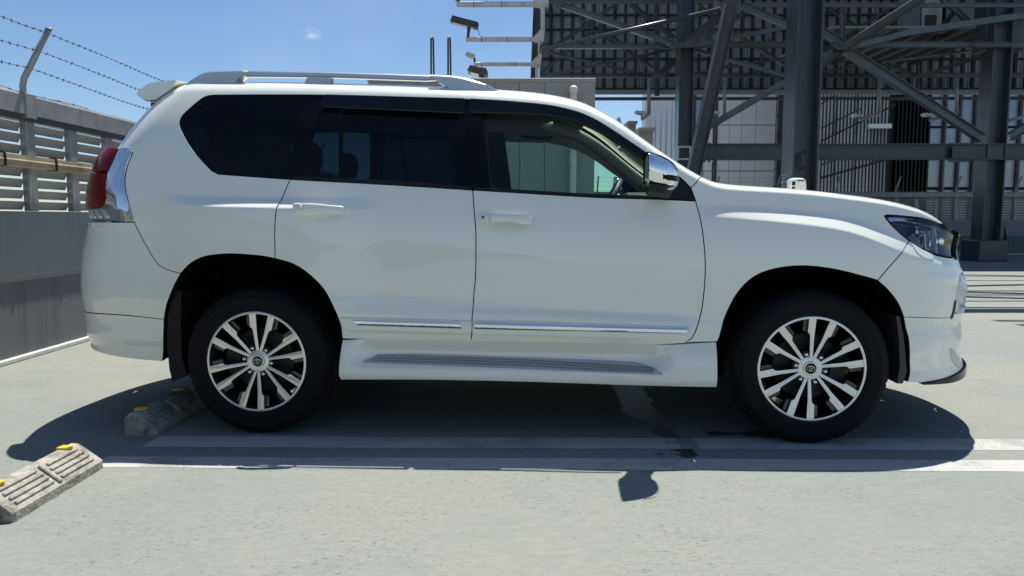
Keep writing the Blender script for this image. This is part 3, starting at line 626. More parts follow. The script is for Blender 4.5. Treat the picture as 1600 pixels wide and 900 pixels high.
# grey panel building
D = 50; t, c = building('grey white building of large smooth panels between the steel columns', D, 1086, 1216, 24, 12, M['dark'], 'panel_building')
xe = [1088, 1101, 1115, 1122, 1141, 1160, 1182, 1213]; z0 = site(0, 195, D).z; dz = z0 - site(0, 267, D).z
for i in range(7):
    if (xe[i], xe[i+1]) == (1115, 1122): continue
    a = site(xe[i], 200, D).x; b = site(xe[i+1], 200, D).x
    for k in range(-6, 6):
        mb = MB(); mb.box(((a+b)/2 - c, .3, 14+z0+dz*(k+.5)), (b-a-.03, .3, dz-.05)); mb.obj('wall_panel', M['facade_glass'] if (i == 0) else M['grey_panel'], t)
a = site(1118.5, 200, D).x
MB().tube([(a-c, .1, 0), (a-c, .1, 38)], .10, 8).obj('downpipe', M['steel'], t)
for k in range(-9, 9):
    mb = MB(); mb.box((a-c, .25, 14+z0+1.0*k), (.26, .2, .9)); mb.obj('trim_block', M['steel_light'], t)
a = site(1217, 200, D).x
for k in range(-9, 9):
    mb = MB(); mb.box((a-c, .25, 14+z0+1.15*k), (.30, .4, 1.08)); mb.obj('corner_block', M['sheet'], t)
# finned glass building
D = 45; t, c = building('blue grey glass building with close vertical fins behind the front column', D, 1262, 1391, 24, 14, M['dark'], 'finned_building')
fm = MB().box((0, .12, 18), (.05, .12, 36)).mesh('fin'); fm.materials.append(M['dark'])
gx = [site(px, 200, D).x - c for px in np.arange(1282, 1392, 5.45)]
for i, x in enumerate(gx): link('fin', fm, [], t, (x, .1, 0))
for i in range(len(gx)-1):
    sky_pane = gx[i]+c > site(1359, 200, D).x
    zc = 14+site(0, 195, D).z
    if sky_pane:
        MB().box(((gx[i]+gx[i+1])/2, .3, zc+6), (gx[i+1]-gx[i]-.05, .08, 12)).obj('window', M['pale_fin'], t)  # bright sky reflection put into the pane colour
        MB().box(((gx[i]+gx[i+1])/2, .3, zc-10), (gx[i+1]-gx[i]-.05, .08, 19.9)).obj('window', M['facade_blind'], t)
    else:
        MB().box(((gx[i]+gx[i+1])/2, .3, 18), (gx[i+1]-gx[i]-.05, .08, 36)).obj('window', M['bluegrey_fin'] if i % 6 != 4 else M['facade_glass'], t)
for (x0, y0, x1, y1, w) in ((1282, 221, 1400, 163, .075), (1282, 201, 1345, 170, .05), (1282, 278, 1394, 247, .085), (1282, 258, 1330, 240, .05), (1282, 163, 1302, 150, .05)):
    member(site(x0, y0, D-.35), site(x1, y1, D-.35), w*1.5, .1, M['dark'], 'stair_rail', 'L', t, Vector((c, D, -14)))
a = site(1359, 197, D-.2); MB().box((a.x-c+.6, -.15, a.z+14), (1.35, .25, .25)).obj('sill', M['pale_fin'], t)
# dark recess and mullioned office block
D = 47; t, c = building('dark office building with a deep black recess and blue panes between black mullions', D, 1388, 1700, 24, 14, M['dark'], 'office_building')
fm = MB().box((0, .2, 18), (.10, .3, 36)).mesh('mullion'); fm.materials.append(M['black_gloss'])
for px in np.arange(1404, 1456, 6.1): link('mullion', fm, [], t, (site(px, 200, D).x - c, 0, 0))
pw_ = 23.6
for i, px in enumerate(np.arange(1457, 1690, pw_)):
    a = site(px, 200, D).x - c; b = site(px+17.5, 200, D).x - c
    for (ya, yb, m) in ((197, 120, 'facade_glass'), (293, 199, 'facade_blind'), (400, 296, 'facade_blind')):
        za = site(0, ya, D).z+14; zb_ = site(0, yb, D).z+14
        mb = MB(); mb.box(((a+b)/2, .28, (za+zb_)/2), (b-a, .12, zb_-za-.08)); mb.obj('window', M['facade_blind' if (i*3+ya) % 5 == 0 else m], t)
    mb = MB(); mb.box((b+.10, .05, 18), (.07, .3, 36)); mb.obj('mullion', M['steel_light'], t)

def tab(xs, ys, sg=0.0, n=900):
    """monotone cubic through knots, tabulated and smoothed"""
    xs = np.array(xs, float); ys = np.array(ys, float)
    h = np.diff(xs); d = np.diff(ys) / h
    m = np.zeros(len(xs)); m[0] = d[0]; m[-1] = d[-1]
    for i in range(1, len(xs) - 1):
        if d[i-1] * d[i] > 0:
            w1 = 2*h[i] + h[i-1]; w2 = h[i] + 2*h[i-1]
            m[i] = (w1 + w2) / (w1 / d[i-1] + w2 / d[i])
    X = np.linspace(xs[0], xs[-1], n)
    i = np.clip(np.searchsorted(xs, X) - 1, 0, len(h) - 1)
    t = (X - xs[i]) / h[i]
    Y = ((1+2*t)*(1-t)**2*ys[i] + t*(1-t)**2*h[i]*m[i] + t*t*(3-2*t)*ys[i+1] + t*t*(t-1)*h[i]*m[i+1])
    if sg > 0:
        s = sg / (X[1] - X[0]); k = int(4*s) + 1
        g = np.exp(-.5*(np.arange(-k, k+1)/s)**2); g /= g.sum()
        Yp = np.concatenate([Y[0] + (Y[1]-Y[0])*np.arange(-k, 0), Y, Y[-1] + (Y[-1]-Y[-2])*np.arange(1, k+1)])
        Y = np.convolve(Yp, g, 'valid')
    def f(x):
        x = np.asarray(x, float)
        lo = Y[0] + (x - X[0]) * (Y[1]-Y[0])/(X[1]-X[0]); hi = Y[-1] + (x - X[-1]) * (Y[-1]-Y[-2])/(X[1]-X[0])
        return np.where(x < X[0], lo, np.where(x > X[-1], hi, np.interp(x, X, Y)))
    return f
F_ZB = lambda x: 1.328 - .061*np.asarray(x, float)                    # belt line
F_BASE = tab([-1.10,-.86,-.79,-.74,-.70,-.66,-.61,-.56,-.45,-.34,-.24,-.14,-.06,0,.12,.24,.36,.48,.62],
             [.835,.878,.893,.905,.917,.926,.926,.918,.922,.922,.917,.905,.886,.870,.838,.796,.741,.676,.600], .012)
F_PLAN = tab([-1.2,-.8,-.4,0,.5,1.2,1.8,2.4,2.8,3.1,3.6], [-.03,-.02,-.010,-.002,-.002,0,-.002,-.012,-.020,-.028,-.04], .08)
F_ZS = tab([-1.2,-.47,-.30,.13,.7,1.6,2.25,2.55,2.86,2.99,3.078,3.13,3.186,3.22,3.26,3.33,4.2], [1.25,1.207,1.18,1.168,1.16,1.145,1.126,1.105,1.070,1.040,.992,.955,.915,.885,.862,.850,.850], .025)
F_FL = tab([-1.3,-.52,-.30,0,.25,.45,.66,1.9,2.12,2.4,2.75,3.1,3.2,3.33,4.3], [0,0,.036,.052,.052,.030,0,0,0,.028,.046,.05,.055,.065,.07], .05)
F_FH = tab([-1.3,0,.5,2.0,2.4,2.8,3.0,3.1,3.2,3.33,4.3], [.045,.05,.055,.045,.055,.062,.070,.085,.10,.11,.11], .05)
F_ZT = tab([-1.3,-.7,-.43,.06,.5,.96,1.23,1.43,1.53,1.657,1.744,1.836,1.928,2.019,2.108,2.2,2.282,2.335,2.388,2.46,2.54,2.695,2.828,3.018,3.16,3.302,3.397,3.46,3.54,3.62,3.75,4.2],
           [1.818,1.850,1.860,1.855,1.841,1.821,1.803,1.783,1.764,1.728,1.685,1.628,1.559,1.489,1.424,1.363,1.317,1.297,1.289,1.282,1.277,1.267,1.255,1.231,1.206,1.168,1.128,1.090,1.064,1.052,1.045,1.045], .018)
F_R = tab([-1.3,1.3,1.7,2.2,2.5,3.6], [.075,.075,.055,.045,.034,.034], .1)
F_RW = tab([-1.3,1.3,1.7,2.2,2.5,3.6], [.115,.115,.075,.065,.075,.075], .1)
XS_F, A0_F, N_F = 2.98, .70, 2.35
A0_R, N_R = .50, 2.5
XF = tab([.2,.31,.36,.425,.53,.588,.61,.65,.73,.81,.87,.93,1.02,1.1,1.3], [3.825,3.825,3.812,3.793,3.797,3.789,3.796,3.806,3.811,3.799,3.77,3.764,3.785,3.79,3.79], .012)
XR = tab([.2,.416,.612,.771,.859,1.1,1.21,1.30,1.40,1.48,1.60,1.70,1.78,1.85,1.9], [-1.21,-1.19,-1.194,-1.193,-1.186,-1.126,-1.104,-1.061,-1.005,-.951,-.871,-.801,-.73,-.66,-.60], .02)
F_AR = tab([.2,1.1,1.4,1.9], [.50,.48,.36,.30], .05)                   # length of the rear corner
def ramp(q, s=.10, e=.16):
    q = np.asarray(q, float)
    a = np.where(q < -e, 0, np.where(q > e, q, (q+e)**2/(4*e)))
    b = a - 1
    return np.where(b < -s, a, np.where(b > s, 1.0, a - (b+s)**2/(4*s)))
def W(x, z):
    zb = F_ZB(x)
    w = F_BASE(z - zb) + F_PLAN(x)
    return w + F_FL(x) * (ramp((F_ZS(x) + F_FH(x) - z) / F_FH(x)) - np.where(np.asarray(x) < 1.3, .06, .55))
def S(u, v, off=0.0):
    """car surface: u along the side then round the corners, v height then over the roof edge"""
    u = np.asarray(u, float); v = np.asarray(v, float)
    r = F_R(u); rw = F_RW(u); z1 = F_ZT(u) - r
    rho = .5*(r + rw)
    ph = np.clip((v - z1) / rho, 0, np.pi/2)
    over = np.maximum(v - z1 - rho*np.pi/2, 0)
    z = np.where(v > z1, z1 + r*np.sin(ph), v)
    ins = np.where(v > z1, rw*(1 - np.cos(ph)) + over, 0)
    zl = np.minimum(z, 1.87)
    # front corner
    xsf = XS_F; af = XF(zl) - xsf
    psf = np.clip((u - xsf)/A0_F, 0, np.pi/2)
    a, b = np.sin(psf), np.cos(psf); rr = (a**N_F + b**N_F + 1e-12)**(-1/N_F)
    ar = F_AR(zl); xsr = XR(zl) + ar
    psr = np.clip((xsr - u)/A0_R, 0, np.pi/2)
    a2, b2 = np.sin(psr), np.cos(psr); rr2 = (a2**N_R + b2**N_R + 1e-12)**(-1/N_R)
    x = np.where(u > xsf, xsf + af*rr*a, np.where(u < xsr, xsr - ar*rr2*a2, u))
    xw = np.where(u > xsf, xsf + .35*(1-np.exp(-np.maximum(u-xsf, 0)/.35)), np.maximum(u, xsr))
    w = W(xw, z) * np.where(u > xsf, rr*b, np.where(u < xsr, rr2*b2, 1.0)) - ins
    return x, w, z
def SN(u, v, e=.004):
    u = np.asarray(u, float); v = np.asarray(v, float)
    A = np.array(S(u+e, v)) - np.array(S(u-e, v)); B = np.array(S(u, v+e)) - np.array(S(u, v-e))
    n = np.cross(A.T, B.T).T            # (x,w,z) frame: u forward, v up -> outward is B x A or A x B
    n = n / (np.linalg.norm(n, axis=0) + 1e-12)
    return -n                            # outward (+w) : checked by caller
def P(u, v, off=0.0):
    p = np.array(S(u, v))
    if np.any(np.asarray(off) != 0): p = p + SN(u, v)*off
    return p
# ================================================================== the car
CAR = thing('suv', 'white four door off-road car parked side on, facing right', 'car', (-1.2547, 4.7014, 0), -.06593)

def inpoly(pts, poly):
    x, y = pts[:, 0], pts[:, 1]; r = np.zeros(len(pts), bool); n = len(poly); j = n-1
    for i in range(n):
        xi, yi = poly[i]; xj, yj = poly[j]
        c = ((yi > y) != (yj > y)) & (x < (xj-xi)*(y-yi)/(yj-yi+1e-15)+xi); r ^= c; j = i
    return r
def dens(pts, ds=.02, closed=True):
    """Catmull-Rom through (u,v); a third entry marks a sharp corner"""
    n = len(pts); out = []
    for i in range(n if closed else n-1):
        p1 = np.array(pts[i][:2]); p2 = np.array(pts[(i+1) % n][:2])
        p0 = np.array(pts[i-1][:2]) if (closed or i > 0) and len(pts[i]) == 2 else p1
        p3 = np.array(pts[(i+2) % n][:2]) if (closed or i+2 < n) and len(pts[(i+1) % n]) == 2 else p2
        L_ = np.linalg.norm(p2-p1); k = max(1, int(round(L_/ds)))
        m1 = (p2-p0)/2 if len(pts[i]) == 2 else (p2-p1); m2 = (p3-p1)/2 if len(pts[(i+1) % n]) == 2 else (p2-p1)
        for m in (m1, m2):
            l = np.linalg.norm(m)
            if l > L_: m *= L_/l
        for q in range(k):
            t = q/k
            out.append((2*t**3-3*t**2+1)*p1 + (t**3-2*t**2+t)*m1 + (-2*t**3+3*t**2)*p2 + (t**3-t**2)*m2)
    return np.array(out)
def orient(poly):
    a = np.sum(poly[:, 0]*np.roll(poly[:, 1], -1) - np.roll(poly[:, 0], -1)*poly[:, 1])
    return poly if a > 0 else poly[::-1]
def vnorm(poly):
    d = np.roll(poly, -1, 0) - poly; nn = np.stack([d[:, 1], -d[:, 0]], 1); nn /= np.linalg.norm(nn, axis=1)[:, None]+1e-12
    m = nn + np.roll(nn, 1, 0); l = np.linalg.norm(m, axis=1)[:, None]; return m/np.maximum(l, .6)
def surf_pts(F, uv, e=.004):
    u, v = uv[:, 0], uv[:, 1]
    p = np.array(F(u, v)); A = np.array(F(u+e, v)) - np.array(F(u-e, v)); B = np.array(F(u, v+e)) - np.array(F(u, v-e))
    n = -np.cross(A.T, B.T); n /= np.linalg.norm(n, axis=1)[:, None]+1e-12
    return p.T, n, A.T/(2*e), B.T/(2*e)
def body(off=0):
    if callable(off): return lambda u, v: np.array(S(u, v)) + SN(u, v)*off(u, v)
    if off == 0: return lambda u, v: np.array(S(u, v))
    return lambda u, v: np.array(S(u, v)) + SN(u, v)*off
class PM:
    """panel cut from a surface: verts in (x, w, z) with exact normals"""
    def __init__(s): s.v = []; s.n = []; s.f = []; s.m = []
    def add(s, v, n, f, m=0): b = len(s.v); s.v += [tuple(q) for q in v]; s.n += [tuple(q) for q in n]; s.f += [tuple(b+i for i in q) for q in f]; s.m += [m]*len(f)
    def panel(s, pts, off=0, flange=.035, inset=.0040, holes=(), res=(.035, .02), open_edge=None, F=None, m=0, ds=.02, lip=.0022, m2=None):
        F = F or body(off); poly = orient(dens(pts, ds))
        if inset: poly = poly - vnorm(poly)*inset
        hs = []
        for hpts in holes:
            hp = orient(dens(hpts, ds)); hs.append(hp + vnorm(hp)*inset if inset else hp)
        u0, v0 = poly.min(0); u1, v1 = poly.max(0)
        gu, gv = np.meshgrid(np.arange(u0+res[0]*.5, u1, res[0]), np.arange(v0+res[1]*.5, v1, res[1]), indexing='ij'); 
        g = np.stack([gu.ravel(), gv.ravel()], 1); g = g[inpoly(g, poly)]
        for hp in hs: g = g[~inpoly(g, hp)]
        allb = np.concatenate([poly]+hs)
        if len(g):
            md = np.min(np.hypot(g[:, None, 0]-allb[None, :, 0], g[:, None, 1]-allb[None, :, 1]), axis=1); g = g[md > min(res)*.45]
        P2 = np.concatenate([allb, g]); ed = []; b = 0
        for q in [poly]+hs:
            ed += [(b+i, b+(i+1) % len(q)) for i in range(len(q))]; b += len(q)
        r = delaunay_2d_cdt([Vector(q) for q in P2], ed, [], 0, 1e-6); V2 = np.array([tuple(q) for q in r[0]]); T = np.array([t for t in r[2] if len(t) == 3])
        cen = V2[T].mean(1); ok = inpoly(cen, poly)
        for hp in hs: ok &= ~inpoly(cen, hp)
        T = T[ok]; p, n, _, _ = surf_pts(F, V2)
        fn = np.cross(p[T[:, 1]]-p[T[:, 0]], p[T[:, 2]]-p[T[:, 0]]); fl = np.einsum('ij,ij->i', fn, n[T].mean(1)) < 0
        T[fl] = T[fl][:, ::-1]; s.add(p, n, T.tolist(), m)
        if flange:
            for q, sg in [(poly, 1)] + [(hp, -1) for hp in hs]:
                p, n, A, B = surf_pts(F, q); o = vnorm(q)*sg
                t = A*o[:, :1] + B*o[:, 1:]; t -= n*np.einsum('ij,ij->i', t, n)[:, None]; t /= np.linalg.norm(t, axis=1)[:, None]+1e-9
                r1 = p + t*lip*.7 - n*lip; r2 = p + t*lip*.8 - n*flange; k = len(q)
                nm = (n+t)/np.sqrt(2); nb = t
                f = []
                for i in range(k):
                    j = (i+1) % k
                    if open_edge and open_edge(q[i]) and open_edge(q[j]): continue
                    f += [(i, k+i, k+j, j), (k+i, 2*k+i, 2*k+j, k+j)]
                if sg < 0: pass
                vv = np.concatenate([p, r1, r2]); 
                f2 = []
                for a in f:
                    c = np.cross(vv[a[1]]-vv[a[0]], vv[a[2]]-vv[a[0]]); f2.append(a if np.dot(c, t[a[0] % k]) >= 0 else a[::-1])
                f3 = [a for a in f2 if max(a) < 2*k]; f4 = [a for a in f2 if max(a) >= 2*k]; N3 = np.concatenate([n, nm, nb]); s.add(vv, N3, f3, m)
                if f4: s.add(vv, N3, f4, m if m2 is None else m2)
        return s
    def mirror(s):
        q = PM(); nv = len(s.v)
        q.v = s.v + [(a, -b, c) for a, b, c in s.v]; q.n = s.n + [(a, -b, c) for a, b, c in s.n]
        q.f = s.f + [tuple(nv+i for i in reversed(f)) for f in s.f]; q.m = s.m*2; return q
    def obj(s, name, mats, parent=None, side=1):
        """side 1: near (right hand) side, -1: far side"""
        me = bpy.data.meshes.new(name)
        vs = [(a, -b*side, c) for a, b, c in s.v]; fs = [tuple(reversed(f)) for f in s.f] if side > 0 else s.f
        me.from_pydata(vs, [], fs); me.polygons.foreach_set('material_index', s.m); me.polygons.foreach_set('use_smooth', [True]*len(fs)); me.update()
        me.normals_split_custom_set_from_vertices([(a, -b*side, c) for a, b, c in s.n])
        return link(name, me, mats, parent)
def both(name, pm, mats, parents=(None, None)):
    a = pm.obj(name, mats, parents[0] or CAR, 1); b = pm.obj(name, mats, parents[1] or CAR, -1); return a, b
def vend(u): r = F_R(u); rw = F_RW(u); return float(F_ZT(u) - r + .5*(r+rw)*PI/2)
UF = XS_F + A0_F*PI/2
def ur(v, psi): z = min(v, 1.87); return float(XR(z) + F_AR(z) - A0_R*psi)
UH = 1.12                                           # where the tailgate starts, radians round the rear corner

# ---- outlines on the body surface (u, v)
SEAM_R = [(.184, 1.314), (.163, 1.26), (.145, 1.191), (.138, 1.123), (.134, 1.056), (.134, .976), (.133, .917)]
SEAM_M = [(1.118, 1.257), (1.126, 1.171), (1.137, 1.057), (1.138, .93), (1.136, .834), (1.127, .738), (1.122, .661), (1.112, .512)]
SEAM_F = [(2.222, 1.202), (2.239, 1.126), (2.254, 1.024), (2.264, .902), (2.263, .79), (2.252, .666), (2.234, .593), (2.207, .529), (2.168, .502)]
BOTTOM = [(.453, .506), (1.112, .507), (1.638, .499), (2.018, .495), (2.168, .502)]
BELT = [(-.192, 1.342), (.182, 1.316), (.668, 1.287), (1.120, 1.258), (1.741, 1.220), (2.005, 1.212), (2.222, 1.202)]
WTOP = [(-.192, 1.342, 1), (-.229, 1.36), (-.34, 1.471), (-.416, 1.578), (-.430, 1.617), (-.420, 1.658), (-.338, 1.748), (-.304, 1.763), (-.252, 1.766), (.092, 1.765), (.297, 1.762), (.607, 1.751), (1.057, 1.734), (1.107, 1.729), (1.291, 1.716), (1.472, 1.697), (1.564, 1.681), (1.655, 1.655), (1.742, 1.612), (1.832, 1.552), (1.92, 1.489), (1.982, 1.445), (2.10, 1.355), (2.155, 1.313), (2.198, 1.262), (2.222, 1.202, 1)]
ARCH_F = [(2.331, .512), (2.340, .535), (2.363, .626), (2.406, .728), (2.459, .801), (2.522, .848), (2.612, .877), (2.721, .888), (2.831, .880), (2.941, .859), (3.041, .83), (3.073, .819), (3.121, .766), (3.164, .70), (3.190, .638), (3.212, .56), (3.224, .482), (3.238, .364), (3.223, .311)]
ARCH_R = [(-.545, .361), (-.519, .482), (-.501, .588), (-.475, .658), (-.442, .726), (-.414, .785), (-.38, .835), (-.316, .89), (-.235, .925), (-.102, .939), (.056, .93), (.139, .917), (.224, .89), (.30, .841), (.372, .764), (.425, .664), (.449, .586), (.452, .506)]
QB = [(-.626, 1.096), (-.601, 1.042), (-.572, .987), (-.54, .93), (-.508, .884), (-.484, .866), (-.457, .854), (-.38, .835)]
LAMPF = [(-.626, 1.096), (-.656, 1.192), (-.683, 1.272), (-.694, 1.318), (-.695, 1.361), (-.690, 1.408), (-.677, 1.452), (-.709, 1.474)]
HL = [(3.125, 1.128), (3.134, 1.134), (3.203, 1.130), (3.297, 1.120), (3.357, 1.106), (3.411, 1.090), (3.461, 1.064), (3.56, 1.035), (3.565, .930), (3.497, .924), (3.371, .943), (3.288, .971), (3.22, 1.018), (3.157, 1.080)]
def C(p): return (p[0], p[1], 1)
def chain(*segs):
    out = []
    for sgm in segs:
        sgm = list(sgm); sgm[0] = C(sgm[0]); sgm[-1] = C(sgm[-1])
        if out and abs(out[-1][0]-sgm[0][0]) + abs(out[-1][1]-sgm[0][1]) < 1e-3: sgm = sgm[1:]
        out += sgm
    if abs(out[-1][0]-out[0][0]) + abs(out[-1][1]-out[0][1]) < 1e-3: out = out[:-1]
    return out
def g2(u, v, cu, cv, su, sv, p=2): return np.exp(-(np.abs((u-cu)/su)**p + np.abs((v-cv)/sv)**p))
HANDLES = ((.36, 1.156), (1.29, 1.109))
def door_off(u, v):
    """scoop behind each handle and the soft crease above the side moulding"""
    o = 0
    for cu, cv in HANDLES: o = o - .014*g2(u, v, cu+.012, cv-.004, .108, .034, 2.6)
    ln = .618 - .021*(np.asarray(u)-.5)
    q = np.clip((ln+.075 - v)/.06, 0, 1); o = o + .010*q*q*(3-2*q)*np.clip((u-.42)/.12, 0, 1)*np.clip((2.26-u)/.15, 0, 1)
    return o
# ---- painted panels
top_border = [(u, vend(u)) for u in np.linspace(-.60, 2.27, 40)]
hatch_up = [(ur(v, UH), v) for v in (1.474, 1.53, 1.60, 1.68, 1.76, 1.82)]
side_poly = chain([LAMPF[-1], (ur(1.474, UH), 1.474)], hatch_up, [hatch_up[-1], (-.60, vend(-.60))], top_border, [(2.27, vend(2.27)), (2.231, 1.298), (2.200, 1.268)],
                  [(2.200, 1.268)] + [q[:2] for q in WTOP[-3::-1]], [(-.192, 1.342), (.184, 1.314)], SEAM_R, [(.133, .917)] + [q for q in ARCH_R[10:5:-1]], [(-.38, .835)] + QB[-2::-1], LAMPF)
PAINT = [M['paint'], M['void']]
pm = PM().panel(side_poly, res=(.025, .009), m2=1); quarter = both('body_side', pm, PAINT)
fend_poly = chain([(2.222, 1.202), (2.200, 1.268)], [(2.200, 1.268), (2.231, 1.298), (2.27, vend(2.27))], [(u, vend(u)) for u in np.linspace(2.27, 3.30, 24)], [(3.30, vend(3.30)), (3.30, 1.120)],
                  [(3.30, 1.120), (3.203, 1.130), (3.134, 1.134), (3.125, 1.128), (3.157, 1.080), (3.227, 1.006)], [(3.227, 1.006), (3.187, .957), (3.133, .893), (3.073, .819)], ARCH_F[11::-1], [(2.331, .512), (2.168, .502)], SEAM_F[::-1])
fender = both('fender', PM().panel(fend_poly, res=(.020, .0065), m2=1), PAINT)
rd_poly = chain(SEAM_R, [(.133, .917), (.224, .89)] + ARCH_R[13:], BOTTOM[:2], SEAM_M[::-1], [(1.118, 1.258), (.668, 1.287), (.184, 1.315)])
rdoor = both('rear_door', PM().panel(rd_poly, off=door_off, res=(.020, .009), m2=1), PAINT)
fd_poly = chain(SEAM_M, BOTTOM[1:], SEAM_F[::-1], BELT[:2:-1])
fdoor = both('front_door', PM().panel(fd_poly, off=door_off, res=(.022, .012), m2=1), PAINT)
# front bumper, wrapped to the centre line and mirrored
FCE = lambda q: q[0] > UF - .02
fb_poly = chain([(3.227, 1.006), (3.187, .957), (3.133, .893), (3.073, .819)], ARCH_F[11:15], [(3.190, .638), (3.273, .633), (3.428, .621), (3.474, .637)], [(3.474, .637), (3.469, .703), (3.490, .766), (3.53, .822), (3.596, .836), (3.75, .838)], [(3.75, .838), (UF, .838)], [(UF, .838), (UF, .90)], [(UF, .90), (3.62, .912), (3.56, .922)], [(3.56, .922), (3.497, .916), (3.371, .935), (3.288, .965), (3.227, 1.006)])
fbump = PM().panel(fb_poly, inset=.003, res=(.020, .010), open_edge=FCE, m2=1).mirror().obj('front_bumper', PAINT, CAR)
def skirt_off(u, v): return .006*np.clip((u-3.46)/.08, 0, 1)*(g2(u, v, 3.56, .545, .12, .035, 2)*-1.3 + .6*g2(u, v, 3.56, .47, .12, .05) - .6*g2(u, v, 3.56, .40, .10, .03)) + .010*np.clip((.36-v)/.05, 0, 1)
fs_poly = chain([(3.190, .638), (3.212, .56), (3.224, .482), (3.238, .364), (3.223, .311)], [(3.223, .311), (3.297, .302), (3.36, .297), (3.5, .292), (UF, .292)], [(UF, .292), (UF, .60)], [(UF, .60), (3.75, .602), (3.546, .632), (3.474, .637)], [(3.474, .637), (3.428, .621), (3.273, .633), (3.190, .638)])
fskirt = PM().panel(fs_poly, off=skirt_off, inset=.003, res=(.02, .014), open_edge=FCE, m2=1).mirror().obj('front_skirt', PAINT, CAR)
lip = chain([(3.290, .304), (3.42, .312), (3.55, .325), (3.70, .333), (UF, .335)], [(UF, .335), (UF, .285)], [(UF, .285), (3.5, .283), (3.38, .290), (3.290, .297)])
PM().panel(lip, off=.020, inset=0, flange=.03, open_edge=FCE).mirror().obj('bumper_lip', M['black_gloss'], fskirt)
both('reflector_trim', PM().panel([(3.467, .458), (3.495, .450), (3.575, .398), (3.606, .351), (3.564, .343), (3.505, .386)], off=.006, inset=0, flange=.01), M['satin_silver'], (fskirt, fskirt))
# patterned fog lamp grille
fog = [(3.476, .634, 1), (3.471, .703), (3.492, .766), (3.532, .818), (3.60, .832), (3.72, .832), (3.74, .80, 1), (3.72, .61, 1)]
cells = RNG.uniform(0, 1, (22, 3)); cells[:, 0] = 3.46+.30*cells[:, 0]; cells[:, 1] = .60+.24*cells[:, 1]
def fog_off(u, v):
    u = np.atleast_1d(u); v = np.atleast_1d(v); d = (u[:, None]-cells[None, :, 0])**2 + (v[:, None]-cells[None, :, 1])**2; i = np.argsort(d, 1)
    a = np.sqrt(np.take_along_axis(d, i[:, :2], 1)); e = a[:, 1]-a[:, 0]
    k = i[:, 0]; return -.012 + (u-cells[k, 0])*(cells[k, 2]-.5)*.4 + (v-cells[k, 1])*((cells[k, 2]*7) % 1-.5)*.4 + .010*np.clip(1-e/.010, 0, 1) + .004*np.clip((u-3.46)/.1, 0, 1)
both('fog_grille', PM().panel(fog, off=fog_off, inset=.001, res=(.005, .005), flange=.02), M['patterned'], (fbump, fbump))
both('fog_surround', PM().panel([(3.455, .612, 1), (3.470, .614, 1), (3.476, .70, 1), (3.466, .705, 1)], off=.004, inset=0, flange=.02), M['black_gloss'], (fbump, fbump))
lg = PM().panel(chain([(3.715, .604), (UF, .600)], [(UF, .600), (UF, .842)], [(UF, .842), (3.735, .842)], [(3.735, .842), (3.715, .604)]), off=-.012, inset=0, flange=.01, open_edge=FCE).mirror().obj('lower_grille', M['black_matt'], fbump)
for k in range(4): PM().panel(chain([(3.76, .635+.055*k), (UF, .635+.055*k)], [(UF, .635+.055*k), (UF, .650+.055*k)], [(UF, .650+.055*k), (3.76, .650+.055*k)], [(3.76, .650+.055*k), (3.76, .635+.055*k)]), off=.0, inset=0, flange=.015, open_edge=FCE).mirror().obj('grille_slat', M['black_gloss'], fbump)
# grille
gr_poly = chain([(3.575, .922), (3.60, .907), (UF, .897)], [(UF, .897), (UF, 1.03)], [(UF, 1.03), (3.60, 1.03), (3.575, 1.03)], [(3.575, 1.03), (3.575, .922)])
grille = PM().panel(gr_poly, off=-.02, inset=0, open_edge=FCE).mirror().obj('grille', M['black_gloss'], CAR)
gs = PM()
gs.panel(chain([(3.555, 1.038), (3.80, 1.040), (UF, 1.040)], [(UF, 1.040), (UF, 1.018)], [(UF, 1.018), (3.8, 1.018), (3.575, 1.016)], [(3.575, 1.016), (3.555, 1.038)]), off=.003, inset=0, open_edge=FCE)
gs.panel([(3.545, .905, 1), (3.570, .905, 1), (3.585, 1.03, 1), (3.562, 1.036, 1)], off=.010, inset=0, flange=.04); gs.mirror().obj('grille_surround', M['black_gloss'], grille)
for k in range(3):
    u = 3.80 + .10*k; q = PM().panel([(u, .905, 1), (u+.05, .905, 1), (u+.05, 1.015, 1), (u, 1.015, 1)], off=.012, inset=0, flange=.03); both('grille_bar', q, M['wheel_black'], (grille, grille))
PM().panel(chain([(3.60, 1.035), (3.62, 1.012), (UF, 1.010)], [(UF, 1.010), (UF, 1.060)], [(UF, 1.060), (3.7, 1.060), (3.60, 1.058)], [(3.60, 1.058), (3.60, 1.035)]), off=-.008, inset=0, flange=.012, open_edge=FCE).mirror().obj('grille_light_blocker', M['void'], grille)  # added strip that stops sunlight leaking between bonnet edge and grille
# rear bumper
def RCE(q): return q[0] < ur(q[1], PI/2) + .02
rb_poly = chain(QB, [(-.38, .835), (-.414, .785), (-.442, .726), (-.475, .658), (-.501, .592)], [(-.501, .592), (-.711, .612), (-.851, .617), (-1.05, .612), (ur(.61, PI/2), .61)], [(ur(.61, PI/2), .61), (ur(.80, PI/2), .80)], [(ur(.80, PI/2), .80), (ur(.80, UH), .80)], [(ur(.80, UH), .80), (ur(.95, UH), .95), (ur(1.096, UH), 1.096)], [(ur(1.096, UH), 1.096), (-.626, 1.096)])
rbump = PM().panel(rb_poly, inset=.003, res=(.03, .016), open_edge=RCE, m2=1).mirror().obj('rear_bumper', PAINT, CAR)
def rsk(u, v): return .010*g2(u, v, -.9, .50, .5, .05) - .006*g2(u, v, -1.0, .44, .25, .025)
rs_poly = chain([(-.501, .592), (-.519, .482), (-.545, .361)], [(-.545, .361), (-.69, .369), (-.826, .385), (-.964, .398), (-1.09, .410), (ur(.41, PI/2), .415)], [(ur(.41, PI/2), .415), (ur(.61, PI/2), .608)], [(ur(.61, PI/2), .608), (-1.05, .610), (-.851, .615), (-.711, .610), (-.501, .592)])
